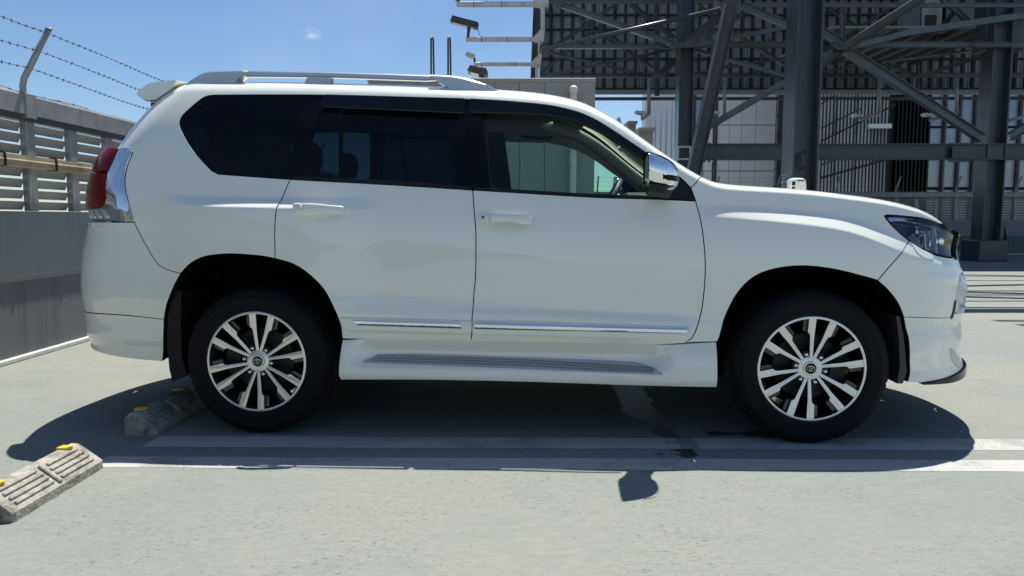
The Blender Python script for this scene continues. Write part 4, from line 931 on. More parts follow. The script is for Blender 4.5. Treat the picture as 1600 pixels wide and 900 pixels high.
rskirt = PM().panel(rs_poly, off=rsk, inset=.003, res=(.03, .016), open_edge=RCE, m2=1).mirror().obj('rear_skirt', PAINT, CAR)
# tailgate with its window
tg_poly = chain([(ur(.80, UH), .804), (ur(1.0, UH), 1.0), (ur(1.2, UH), 1.2), (ur(1.474, UH), 1.474), (ur(1.60, UH), 1.60), (ur(1.82, UH), 1.82)], [(ur(1.82, UH), 1.82), (ur(1.82, PI/2), 1.82)], [(ur(1.82, PI/2), 1.82), (ur(1.6, PI/2), 1.6), (ur(1.2, PI/2), 1.2), (ur(.804, PI/2), .804)], [(ur(.804, PI/2), .804), (ur(.80, UH), .804)])
tgw = chain([(ur(1.34, 1.32), 1.34), (ur(1.72, 1.32), 1.72)], [(ur(1.72, 1.32), 1.72), (ur(1.72, PI/2)+.001, 1.72)], [(ur(1.72, PI/2)+.001, 1.72), (ur(1.5, PI/2)+.001, 1.5), (ur(1.34, PI/2)+.001, 1.34)], [(ur(1.34, PI/2)+.001, 1.34), (ur(1.34, 1.32), 1.34)])
tgate = PM().panel(tg_poly, inset=.0015, holes=[tgw], open_edge=RCE, res=(.03, .03)).mirror().obj('tailgate', M['paint'], CAR)
PM().panel(tgw, off=-.004, inset=0, open_edge=RCE, flange=.004).mirror().obj('rear_window', M['glass_dark'], tgate)
# ---- top sheets
def edge(u): return np.array(S(u, vend(u)))
def top_sheet(name, m, x0, x1, crown, parent=None, nu=40, ns=33, drop=0, thick=.0, inner=1.0):
    us = np.linspace(-1.3, 3.3, 600); E = np.array([edge(u) for u in us]); mb = MB(); vs = []
    for i in range(nu+1):
        for j in range(ns+1):
            s_ = -1+2*j/ns; a = x0(s_); b = x1(s_); x = a+(b-a)*i/nu
            w = np.interp(x, E[:, 0], E[:, 1])*inner; z = np.interp(x, E[:, 0], E[:, 2])
            vs.append((x, w*s_, z - drop + crown(x)*(1-s_*s_)))
    fs = [(i*(ns+1)+j, i*(ns+1)+j+1, (i+1)*(ns+1)+j+1, (i+1)*(ns+1)+j) for i in range(nu) for j in range(ns)]
    mb.add(vs, fs, 0, True); return mb.obj(name, m, parent or CAR)
crown = tab([-1.2, -.3, 1.0, 1.45, 1.75, 2.3, 2.5], [.03, .035, .04, .045, .05, .035, .03], .05)
hx = lambda s: 1.40+.20*(1-s*s); cx_ = lambda s: 2.285+.16*(1-s*s)
top_sheet('roof_panel', M['paint'], lambda s: -.63-.05*(1-s*s), hx, crown)
top_sheet('windscreen', M['glass_screen'], hx, cx_, crown)
top_sheet('headliner', M['trim'], lambda s: -.60, lambda s: hx(s)-.02, crown, drop=.055, inner=.97)
mb = MB(); 
for j in range(24):
    s0, s1 = -1+2*j/24, -1+2*(j+1)/24
    q = []
    for s_ in (s0, s1): q += [(cx_(s_)-.03, .66*s_, 1.275+.035*(1-s_*s_)), (cx_(s_)+.13, .70*s_, 1.262+.045*(1-s_*s_))]
    mb.add([q[0], q[1], q[3], q[2]], [(0, 1, 2, 3)], 0, True)
mb.obj('cowl', M['black_matt'], CAR)
# bonnet: flat sheet inside the fender edges plus the rolled nose above the lamps
us = np.concatenate([np.linspace(2.34, 3.3, 40), np.linspace(3.32, UF, 26)]); E = np.array([edge(u) for u in us])
hb = PM()
nose = chain([(u, vend(u)) for u in np.linspace(3.30, UF, 20)], [(UF, vend(UF)), (UF, 1.045)], [(UF, 1.045), (3.75, 1.043), (3.575, 1.043), (3.56, 1.041), (3.461, 1.070), (3.411, 1.096), (3.357, 1.112), (3.30, 1.125)], [(3.30, 1.125), (3.30, vend(3.30))])
hb.panel(nose, inset=.0015, res=(.03, .012), open_edge=lambda q: q[0] > UF-.02 or q[1] > vend(q[0])-.003)
def hood_xyz(x, w):
    we = np.interp(x, E[:, 0], E[:, 1]); ze = np.interp(x, E[:, 0], E[:, 2]); s_ = np.clip(np.abs(w)/np.maximum(we, .02), 0, 1)
    return ze + (.030*np.clip((3.75-x)/.5, 0, 1) - .02*np.clip((x-3.6)/.2, 0, 1)*0)*(1-s_*s_)*1.0
rows = []
NW = 24
vs = []; XE = E[:, 0]
for i in range(41):
    for j in range(NW+1):
        s_ = j/NW; 
        # front boundary x for this width, rear boundary arc
        wv = s_*E[0, 1] if i < 0 else None
        xr_ = 2.34 + .16*(1-s_*s_)
        k = int(np.argmin(np.abs(E[30:, 1] - s_*E[0, 1]))) + 30; xf_ = E[k, 0] if s_ < .98 else E[39, 0]
        if s_*E[0, 1] > E[39, 1]: xf_ = E[39, 0]
        x = xr_ + (xf_-xr_)*i/40; w = min(s_*E[0, 1], np.interp(x, XE, E[:, 1])) if s_ < .98 else np.interp(x, XE, E[:, 1])
        vs.append((x, w, float(hood_xyz(x, w))))
fs = [(i*(NW+1)+j, (i+1)*(NW+1)+j, (i+1)*(NW+1)+j+1, i*(NW+1)+j+1) for i in range(40) for j in range(NW)]
A3 = np.array(vs).reshape(41, NW+1, 3); du = np.gradient(A3, axis=0); dv = np.gradient(A3, axis=1); nn = np.cross(du, dv); nn /= np.linalg.norm(nn, axis=2)[:, :, None]+1e-9; nn[nn[:, :, 2] < 0] *= -1
hb.add(vs, nn.reshape(-1, 3), fs); hood = hb.mirror().obj('bonnet', M['paint'], CAR)

# ---- black window surrounds, glass, visors
QG = [(-.165, 1.358, 1), (-.225, 1.385), (-.325, 1.483), (-.398, 1.583), (-.410, 1.620), (-.398, 1.655), (-.322, 1.737), (-.292, 1.749), (-.25, 1.752), (.08, 1.751), (.222, 1.748, 1), (.156, 1.334, 1)]
FPG = [(.315, 1.735, 1), (.402, 1.732, 1), (.432, 1.316, 1), (.236, 1.333, 1)]
RDG = [(.418, 1.732, 1), (1.022, 1.712, 1), (1.040, 1.280, 1), (.448, 1.315, 1)]
FDG = [(1.146, 1.703, 1), (1.291, 1.694), (1.472, 1.675), (1.564, 1.658), (1.648, 1.633), (1.735, 1.590), (1.825, 1.530), (1.913, 1.466), (1.975, 1.422, 1), (2.020, 1.225, 1), (1.741, 1.237), (1.206, 1.270, 1)]
AA = (.234, 1.763); BB = (.184, 1.316); CC_ = (1.068, 1.7335); DD = (1.119, 1.2585)
qt = chain(WTOP[:10] + [AA], [AA, BB], [BB, (-.192, 1.342)])
rt = chain([AA] + WTOP[10:12] + [CC_], [CC_, DD], [DD, (.668, 1.288), BB], [BB, AA])
ft = chain([CC_] + WTOP[13:], [WTOP[-1]] + BELT[-2:2:-1], [DD, CC_])
OFF = -.006
both('window_frame', PM().panel(qt, off=OFF, inset=.001, holes=[QG], flange=.03, res=(.05, .04)), M['black_gloss'], quarter)
both('quarter_window', PM().panel(QG, off=-.009, inset=0, flange=.003, res=(.06, .05)), M['glass_dark'], quarter)
both('window_frame', PM().panel(rt, off=OFF, inset=.0015, holes=[FPG, RDG], flange=.03, res=(.05, .04)), M['black_gloss'], rdoor)
both('window_glass', PM().panel(FPG, off=-.012, inset=0, flange=.003, res=(.06, .05)), M['glass_dark'], rdoor)
both('window_glass', PM().panel(RDG, off=-.016, inset=0, flange=.003, res=(.06, .05)), M['glass_dark'], rdoor)
both('window_frame', PM().panel(ft, off=OFF, inset=.0015, holes=[FDG], flange=.03, res=(.05, .04)), M['black_gloss'], fdoor)
both('window_glass', PM().panel(FDG, off=-.016, inset=0, flange=.003, res=(.06, .05)), M['glass_front'], fdoor)
both('belt_moulding', PM().panel([(.20, 1.316, 1), (.668, 1.289), (1.108, 1.261, 1), (1.106, 1.275, 1), (.668, 1.303), (.198, 1.331, 1)], off=.003, inset=0, flange=.012), M['black_matt'], rdoor)
both('belt_moulding', PM().panel([(1.126, 1.259, 1), (1.741, 1.222), (2.005, 1.213, 1), (2.004, 1.226, 1), (1.741, 1.235), (1.125, 1.272, 1)], off=.003, inset=0, flange=.012), M['black_matt'], fdoor)
VR = [(.325, 1.750, 1), (1.053, 1.724, 1), (1.056, 1.650, 1), (.312, 1.690, 1)]
VF = [(1.090, 1.722, 1), (1.289, 1.708), (1.473, 1.688), (1.564, 1.670), (1.655, 1.641), (1.742, 1.597), (1.831, 1.537), (1.92, 1.473), (1.978, 1.430, 1), (1.968, 1.408, 1), (1.904, 1.450), (1.825, 1.506), (1.729, 1.562), (1.632, 1.603), (1.535, 1.629), (1.437, 1.642), (1.085, 1.655, 1)]
def vis_off(u, v): return .022 + 0*u
both('window_visor', PM().panel(VR, off=vis_off, inset=0, flange=.012, res=(.04, .02), lip=.006), M['visor'], rdoor)
both('window_visor', PM().panel(VF, off=vis_off, inset=0, flange=.012, res=(.04, .02), lip=.006), M['visor'], fdoor)
# sail panel cover at the mirror foot
both('mirror_sail', PM().panel([(2.01, 1.222, 1), (2.214, 1.208, 1), (2.192, 1.258), (2.152, 1.303), (2.10, 1.346, 1), (2.03, 1.36, 1)], off=.004, inset=0, flange=.02), M['black_matt'], fdoor)

# ---- mouldings and chrome strips on the doors
MR = [(.462, .618, 1), (1.117, .605, 1), (1.112, .545, 1), (.500, .552), (.474, .578)]
MF = [(1.128, .605, 1), (2.200, .583, 1), (2.196, .556), (2.165, .538), (2.05, .532), (1.124, .545, 1)]
def m_off(u, v): ln = .618-.021*(u-.46); return .010 + .012*g2(u, v, u, ln-.045, 1, .03) + door_off(u, v)
both('side_moulding', PM().panel(MR, off=m_off, inset=0, flange=.02, res=(.05, .010), lip=.004), M['paint'], rdoor)
both('side_moulding', PM().panel(MF, off=m_off, inset=0, flange=.02, res=(.05, .010), lip=.004), M['paint'], fdoor)
def c_off(u, v):
    q = (np.asarray(v) - (.602-.0205*(np.asarray(u)-.5)))/.0135
    return .037 - .0045*np.clip(q, -1.3, 1.3)**2
both('chrome_strip', PM().panel([(.520, .6125, 1), (1.062, .6015, 1), (1.066, .576, 1), (.548, .588), (.528, .598)], off=c_off, inset=0, flange=.01, res=(.05, .008)), M['chrome'], rdoor)
both('chrome_strip', PM().panel([(1.133, .6005, 1), (2.186, .5785, 1), (2.176, .5625), (2.15, .556), (1.133, .5765, 1)], off=c_off, inset=0, flange=.01, res=(.05, .008)), M['chrome'], fdoor)
# ---- door handles
for (dr, (cu, cv), keyed) in ((rdoor, HANDLES[0], False), (fdoor, HANDLES[1], True)):
    sl = -.055
    def hs(u0, u1, k0, k1, name, m):
        N_ = 30; pm = PM(); ring = 14; vs = []; 
        for i in range(N_+1):
            t = i/N_; u = u0+(u1-u0)*t; g = (u-(cu-.128))/.256
            e = min(1, .55+((1-abs(2*t-1))*12)**.5*.45)
            hh = (.0235 - .0045*math.exp(-((g-.50)/.20)**2))*max(.55, min(1, e)); lift = .030 - .016*abs(2*g-1)**5
            vc = cv + sl*(u-cu) + .0045*math.exp(-((g-.50)/.20)**2)
            p, n, A, B = surf_pts(body(), np.array([[u, vc]])); p, n = p[0], n[0]; up = np.array([0, -n[2], n[1]]); up = np.array([0., -.08, 1.]) if False else up/np.linalg.norm(up)
            if up[2] < 0: up = -up
            for k in range(ring):
                a = 2*PI*k/ring; ca, sa = math.cos(a), math.sin(a)
                vs.append(p + n*(lift + .012*np.sign(ca)*abs(ca)**.5*max(.5, min(1, e))) + up*hh*np.sign(sa)*abs(sa)**.5)
        fs = [(i*ring+k, i*ring+(k+1) % ring, (i+1)*ring+(k+1) % ring, (i+1)*ring+k) for i in range(N_) for k in range(ring)] + [tuple(range(ring)), tuple(range(N_*ring, (N_+1)*ring))]
        for sd, par in ((1, dr[0]), (-1, dr[1])):
            MB().add([(a, -b*sd, c) for a, b, c in vs], fs, 0, True).obj(name, m, par, split=60)
    hs(cu-.128, cu-.085, 0, 1, 'handle_cap', M['paint']); hs(cu-.0835, cu+.128, 0, 1, 'door_handle', M['paint'])
    if keyed:
        p, n, _, _ = surf_pts(body(), np.array([[cu-.112, cv+.006]])); p = p[0]+n[0]*.040
        MB().lathe([(0, 0), (.006, 0), (.0062, -.006)], 14, c=(p[0], -p[1]-.0035, p[2])).obj('keyhole', M['dark_plastic'], fdoor[0])
# ---- side step
wfl = tab([.25, .285, .30, .34, .37, .40, .44, .47, .505, .55], [.925, .932, .940, .948, .950, .948, .942, .935, .922, .915], .006)
def Estep(u): q = np.clip((u-.475)/.13, 0, 1)*np.clip((2.13-u)/.16, 0, 1); return q*q*(3-2*q)
rec = tab([.25, .352, .366, .384, .402, .43, .46, .49, .515], [0, 0, .008, .040, .064, .068, .050, .020, .0], .004)
def STEP(u, v):
    vv = v + .012*(np.asarray(u)-1.4)/2
    return np.array([u + 0*v, wfl(vv) - .045*np.clip((np.asarray(u)-2.1)/.3, 0, 1)**2*.4 - Estep(u)*rec(vv), v + 0*u])
sp = chain([(.458, .500), (1.112, .502), (1.638, .494), (2.018, .490), (2.168, .497), (2.326, .507)], [(2.326, .507), (2.329, .40), (2.332, .285)], [(2.332, .285), (1.9, .291), (1.38, .302), (.9, .305), (.447, .298)], [(.447, .298), (.440, .315), (.448, .41), (.458, .500)])
step = both('side_step', PM().panel(sp, F=STEP, inset=.0015, res=(.03, .007), flange=.12, lip=.008), M['paint'])
pad = [(.560, .392, 1), (.62, .414), (.80, .424), (1.4, .412), (1.92, .398), (2.03, .375), (2.065, .352), (2.065, .346, 1), (1.4, .368), (.565, .386, 1)]
M['pad_dark'] = mat('step_pad_groove', (.25, .255, .255), .5); M['pad'] = mat('ribbed_step_pad', (.46, .47, .46), .5, bump=.3, bscale=200)
both('step_pad', PM().panel(pad, F=lambda u, v: STEP(u, v)+np.array([0*u, .003+0*u, .0022+0*u]), inset=0, res=(.03, .005), flange=.004), M['pad'], step)
for k in range(3):
    o_ = .006 + .0105*k
    rb = [(.60+.01*k, .386+o_, 1), (1.4, .372+o_*.98, 1), (2.02, .352+o_*.8, 1), (2.02, .3545+o_*.8, 1), (1.4, .3745+o_*.98, 1), (.60+.01*k, .3885+o_, 1)]
    both('pad_rib', PM().panel(rb, F=lambda u, v: STEP(u, v)+np.array([0*u, .006+0*u, .005+0*u]), inset=0, res=(.1, .01), flange=.004), M['pad_dark'], step)

# ---- tail lamps
tl_red_u = [(-.985, 1.348, 1), (-.975, 1.40), (-.955, 1.450), (-.93, 1.474), (-.793, 1.468, 1), (-.800, 1.43), (-.822, 1.355, 1)]
tl_red_l = [(-1.03, 1.335, 1), (-.822, 1.338, 1), (-.806, 1.269), (-.790, 1.222), (-.800, 1.188), (-.83, 1.172), (-1.03, 1.170), (-1.05, 1.20), (-1.05, 1.29)]
tl_chr = chain([(-.795, 1.476), (-.712, 1.474), (-.680, 1.452), (-.691, 1.408), (-.696, 1.361), (-.695, 1.318), (-.684, 1.272), (-.657, 1.192), (-.629, 1.101)], [(-.629, 1.101), (-.749, 1.104), (-.921, 1.108), (-1.03, 1.112)], [(-1.03, 1.112), (-1.04, 1.166)], [(-1.04, 1.166), (-.83, 1.168), (-.795, 1.185), (-.785, 1.222), (-.801, 1.269), (-.818, 1.340), (-.80, 1.42), (-.788, 1.468)], [(-.788, 1.468), (-.795, 1.476)])
def lens_off(u, v): return .012 + .052*np.clip((-.78-u)/.22, 0, 1)**.8*np.clip((v-1.12)/.30, 0, 1.0)
both('tail_lamp', PM().panel(chain([(-.64, 1.104), (-1.04, 1.108)], [(-1.04, 1.108), (-.99, 1.474)], [(-.99, 1.474), (-.70, 1.474)], [(-.70, 1.474), (-.70, 1.36), (-.66, 1.19), (-.64, 1.104)]), off=-.012, inset=.002, res=(.05, .04)), M['black_gloss'])
M['red_dark'] = mat('dark_red_lens', (.05, .001, .002), .2)
tls = [o for o in CAR.children if o.name.startswith('tail_lamp')]
both('red_lens', PM().panel(tl_red_u, off=lens_off, inset=.0015, res=(.02, .02), flange=.05, lip=.008), M['red'], tls)
both('red_lens', PM().panel(tl_red_l, off=lens_off, inset=.0015, res=(.02, .02), flange=.05, lip=.010), M['red'], tls)
for vv in (1.215, 1.245, 1.275):
    both('lens_line', PM().panel([(-.845, vv, 1), (-.99, vv-.004, 1), (-.99, vv+.001, 1), (-.845, vv+.004, 1)], off=lambda u, v: lens_off(u, v)+.0012, inset=0, flange=.004), M['red_dark'], tls)
def chr_off(u, v): return .002 + .014*np.clip((-.66-u)/.06, 0, 1)*np.clip((v-1.10)/.06, 0, 1) - .012*np.clip((-.72-u)/.05, 0, 1)*np.clip((1.19-v)/.03, 0, 1)
both('lamp_chrome', PM().panel(tl_chr, off=chr_off, inset=.001, res=(.012, .012), flange=.03), M['chrome'], tls)
for k in range(4):
    u = -.78-.055*k; both('reversing_rib', PM().panel([(u, 1.118, 1), (u-.018, 1.118, 1), (u-.045, 1.160, 1), (u-.028, 1.160, 1)], off=.006, inset=0, flange=.012, res=(.02, .02)), M['machined'], tls)
# ---- headlamps
hls = both('headlamp', PM().panel(HL, off=-.045, inset=.001, res=(.03, .02), flange=.06), M['wheel_black'])
MB().box((3.36, 0, .98), (.36, 1.10, .06)).obj('nose_light_blocker', M['void'], CAR)  # added box, only there to keep sunlight from passing through the nose
both('lamp_rim', PM().panel([(a, b) for a, b in HL], off=-.001, inset=.0015, holes=[[(a+(3.33-a)*.05, b+(1.02-b)*.07) for a, b in HL]], res=(.03, .02), flange=.045), M['black_gloss'], hls)
both('clear_lens', PM().panel(HL, off=-.004, inset=.004, res=(.02, .012), flange=.0), M['lens'], hls)
both('lamp_brow', PM().panel([(3.145, 1.122, 1), (3.20, 1.124), (3.30, 1.110), (3.36, 1.096), (3.40, 1.083, 1), (3.39, 1.076, 1), (3.30, 1.093), (3.20, 1.108), (3.160, 1.104, 1)], off=-.012, inset=0, flange=.02), M['chrome'], hls)
both('lamp_reflector', PM().panel([(3.245, 1.030, 1), (3.285, 1.045, 1), (3.335, .985, 1), (3.30, .975, 1)], off=lambda u, v: -.030+.008*np.sin((u+v)*260), inset=0, res=(.006, .006), flange=.01), M['satin_silver'], hls)
both('lamp_reflector', PM().panel([(3.335, 1.055, 1), (3.372, 1.058, 1), (3.378, .965, 1), (3.345, .975, 1)], off=-.022, inset=0, flange=.02), M['chrome'], hls)
for (u, v, r) in ((3.305, 1.055, .026), (3.43, 1.00, .035)):
    p, n, _, _ = surf_pts(body(-.035), np.array([[u, v]])); p = p[0]
    for sd, par in ((1, hls[0]), (-1, hls[1])):
        MB().lathe([(0, .035), (r*.5, .032), (r*.85, .020), (r, .004), (r*1.15, .004), (r*1.2, -.02)], 24, axis='X', c=(p[0], -p[1]*sd, p[2])).obj('projector', M['chrome'], par)
both('lamp_divider', PM().panel([(3.392, 1.078, 1), (3.402, 1.078, 1), (3.425, .936, 1), (3.412, .938, 1)], off=-.014, inset=0, flange=.03), M['satin_silver'], hls)
both('washer_cover', PM().panel([(3.232, 1.000, 1), (3.289, .964), (3.352, .938, 1), (3.350, .920), (3.312, .920), (3.264, .947)], off=.003, inset=0, flange=.006), M['paint'], (fbump, fbump))

# ---- door mirrors
def mirror_mesh(k=1.0):
    # housing: rounded shell, open face to the rear at x = 1.955
    vs = []; n = 28; st = [(1.953, .90), (1.955, .97), (1.962, 1.0), (1.99, 1.0), (2.02, .985), (2.05, .93), (2.075, .82), (2.095, .62), (2.105, .35), (2.108, .02)]
    for x, s_ in st:
        f = (x-1.953)/.155; cz = 1.345 - .045*f; cw = 1.055 - .035*f
        for i in range(n):
            a = 2*PI*i/n; ca, sa = math.cos(a), math.sin(a)
            w = cw + .125*s_*np.sign(ca)*abs(ca)**.6*(1-.1*f); z = cz + (.082 if sa > 0 else .078)*s_*np.sign(sa)*abs(sa)**.6
            vs.append((x, w, z))
    return vs, n, len(st)
vs, n, m_ = mirror_mesh()
for sd, par in ((1, fdoor[0]), (-1, fdoor[1])):
    V_ = [(a, -b*sd, c) for a, b, c in vs]
    fs = [(i*n+k, i*n+(k+1) % n, (i+1)*n+(k+1) % n, (i+1)*n+k) for i in range(m_-1) for k in range(n)]
    mo = MB().add(V_, fs, 0, True).obj('door_mirror', M['chrome'], par, split=50)
    MB().add([(1.957, -(1.055+.118*np.sign(math.cos(t))*abs(math.cos(t))**.6)*sd, 1.345+.074*np.sign(math.sin(t))*abs(math.sin(t))**.6) for t in np.linspace(0, 2*PI, n, endpoint=False)], [tuple(range(n))]).obj('mirror_glass', M['mirror'], mo)
    mb = MB(); q = [(1.958, 1.262, .98, 1.15), (1.96, 1.272, .955, 1.165), (2.06, 1.268, .96, 1.13), (2.09, 1.272, .97, 1.09)]
    ring = [(1.956, .95, 1.276), (1.956, 1.165, 1.276), (2.04, 1.15, 1.262), (2.085, 1.10, 1.262), (2.085, .95, 1.270)]; low = [(1.97, .93, 1.235), (1.97, 1.09, 1.243), (2.03, 1.08, 1.232), (2.06, 1.03, 1.230), (2.085, .93, 1.222)]; l2 = [(1.99, .87, 1.222), (1.995, .93, 1.222), (2.04, .93, 1.216), (2.08, .93, 1.214), (2.11, .87, 1.212)]
    vv = [(a, -b*sd, c) for r in (ring, low, l2) for a, b, c in r]; nn_ = 5
    mb.add(vv, [tuple(range(5))] + [(i*5+k, i*5+(k+1) % 5, (i+1)*5+(k+1) % 5, (i+1)*5+k) for i in range(2) for k in range(5)]); mb.obj('mirror_base', M['black_matt'], mo)
    # turn signal
    sg = []
    for t in np.linspace(0, 1, 9):
        x = 2.035 + .068*math.sin(t*PI/2); w = 1.165 - .10*t*t + .004; sg += [(x, -(w)*sd, 1.315-.012*t), (x, -w*sd, 1.288-.004*t)]
    MB().add(sg, [(2*i, 2*i+2, 2*i+3, 2*i+1) for i in range(8)], 0, True).obj('turn_signal', M['black_gloss'], mo)
# auxiliary mirror on the far front fender
fm = link('fender_mirror', None, None, CAR); fm.location = (3.21, .80, 1.335)
FM = MB(); prof = []
for i, (y, s_) in enumerate([(-.05, .80), (-.042, .93), (-.03, 1), (.03, 1), (.042, .93), (.05, .8)]):
    for k in range(20):
        a = 2*PI*k/20; ca, sa = math.cos(a), math.sin(a); prof.append((.058*s_*np.sign(ca)*abs(ca)**.5 - .006*sa, y, .062*s_*np.sign(sa)*abs(sa)**.5))
fs = [(i*20+k, i*20+(k+1) % 20, (i+1)*20+(k+1) % 20, (i+1)*20+k) for i in range(5) for k in range(20)] + [tuple(range(20)), tuple(range(100, 120))]
FM.add(prof, fs, 0, True).obj('mirror_housing', M['paint'], fm, split=50)
MB().box((-.036, -.052, .022), (.022, .006, .026), bev=.002).obj('mirror_slot', M['black_gloss'], fm); MB().box((-.036, -.052, -.018), (.022, .006, .034), bev=.002).obj('mirror_slot', M['dark_plastic'], fm)
MB().box((.014, -.052, .044), (.046, .006, .007)).obj('mirror_slot', M['dark_plastic'], fm)
MB().box((.014, -.052, -.002), (.05, .006, .074), bev=.002).obj('mirror_lid', M['white'], fm)
mb = MB(); mb.tube([(0, .0, -.05), (0, .0, -.14)], [.03, .045], 12); mb.obj('mirror_stalk', M['paint'], fm)

# ---- roof rails, spoiler, aerial
def rail(sd):
    r = link('roof_rail', None, None, CAR)
    F = lambda w0: (lambda a, b, h: (a, -(h)*sd, b))
    bar = [(-.16, 1.912), (.266, 1.901), (.614, 1.887), (.868, 1.875), (1.0, 1.868), (1.0, 1.850), (.90, 1.851), (.837, 1.847), (.613, 1.857), (.321, 1.870), (.055, 1.876), (-.15, 1.880)]
    mb = MB(); rows = []
    for (w, k) in ((.546, .006), (.552, 0), (.582, 0), (.590, .007)):
        c = np.mean(bar, 0)
        rows.append([(x, w, z - k if i < 5 else z + k) for i, (x, z) in enumerate(bar)])
    vs = [(x, -w*sd, z) for row in rows for x, w, z in row]; n = len(bar)
    mb.add(vs, [(i*n+k, i*n+(k+1) % n, (i+1)*n+(k+1) % n, (i+1)*n+k) for i in range(3) for k in range(n)] + [tuple(range(n)), tuple(range(3*n, 4*n))]); mb.obj('rail_bar', M['satin_silver'], r)
    for nm, top, bot in (('rail_foot', [(-.485, 1.838), (-.45, 1.862), (-.405, 1.893), (-.37, 1.905), (-.33, 1.911), (-.155, 1.914), (-.125, 1.909)], [(-.16, 1.880), (-.18, 1.866), (-.20, 1.838)]), ('rail_foot', [(.86, 1.877), (.93, 1.873), (.991, 1.868), (1.05, 1.857), (1.10, 1.843), (1.17, 1.818), (1.245, 1.778)], [(1.0, 1.79), (.965, 1.80), (.935, 1.822), (.90, 1.842)])):
        poly = top + bot; n = len(poly); c = np.mean(poly, 0); mb = MB(); rows = []
        for w, k in ((.530, .02), (.538, 0), (.592, 0), (.608, .35 if False else .10)):
            rows += [(c[0]+(x-c[0])*(1-k*.4), -w*sd, z - (k*.09 if z > c[1] else 0)) for x, z in poly]
        mb.add(rows, [(i*n+j, i*n+(j+1) % n, (i+1)*n+(j+1) % n, (i+1)*n+j) for i in range(3) for j in range(n)] + [tuple(range(n)), tuple(range(3*n, 4*n))]); mb.obj(nm, M['satin_silver'], r)
    MB().prism([(.17, 1.835), (.322, 1.832), (.322, 1.872), (.195, 1.876)], .545, .588, lambda a, b, h: (a, -h*sd, b)).obj('rail_stand', M['satin_silver'], r)
    return r
rail(1); rail(-1)
sp_prof = [(-.50, 1.852), (-.56, 1.852), (-.677, 1.838), (-.738, 1.806), (-.756, 1.785), (-.752, 1.775), (-.71, 1.752), (-.64, 1.752), (-.55, 1.80)]
mb = MB(); vs = []; n = len(sp_prof); st = np.linspace(-1, 1, 25)
for s_ in st:
    w = .655*np.sign(s_)*abs(s_)**.9; sh = 1-.12*max(0, abs(s_)-.85)/.15
    for x, z in sp_prof: vs.append((-.50+(x+.50)*sh - .07*(1-s_*s_)*(x < -.52), w, z + .028*(1-s_*s_)))
mb.add(vs, [(i*n+k, i*n+(k+1) % n, (i+1)*n+(k+1) % n, (i+1)*n+k) for i in range(24) for k in range(n)] + [tuple(range(n)), tuple(range(24*n, 25*n))], 0, True)
spo = mb.obj('rear_spoiler', M['paint'], CAR, split=40)
MB().box((-.705, -.50, 1.748), (.05, .03, .022), bev=.004).obj('rear_camera', M['black_matt'], spo)
mb = MB(); mb.tube([(-.35, 0, 1.86), (-.46, 0, 1.945), (-.475, 0, 1.95)], [.03, .012, .004], 10); mb.obj('aerial', M['paint'], CAR)

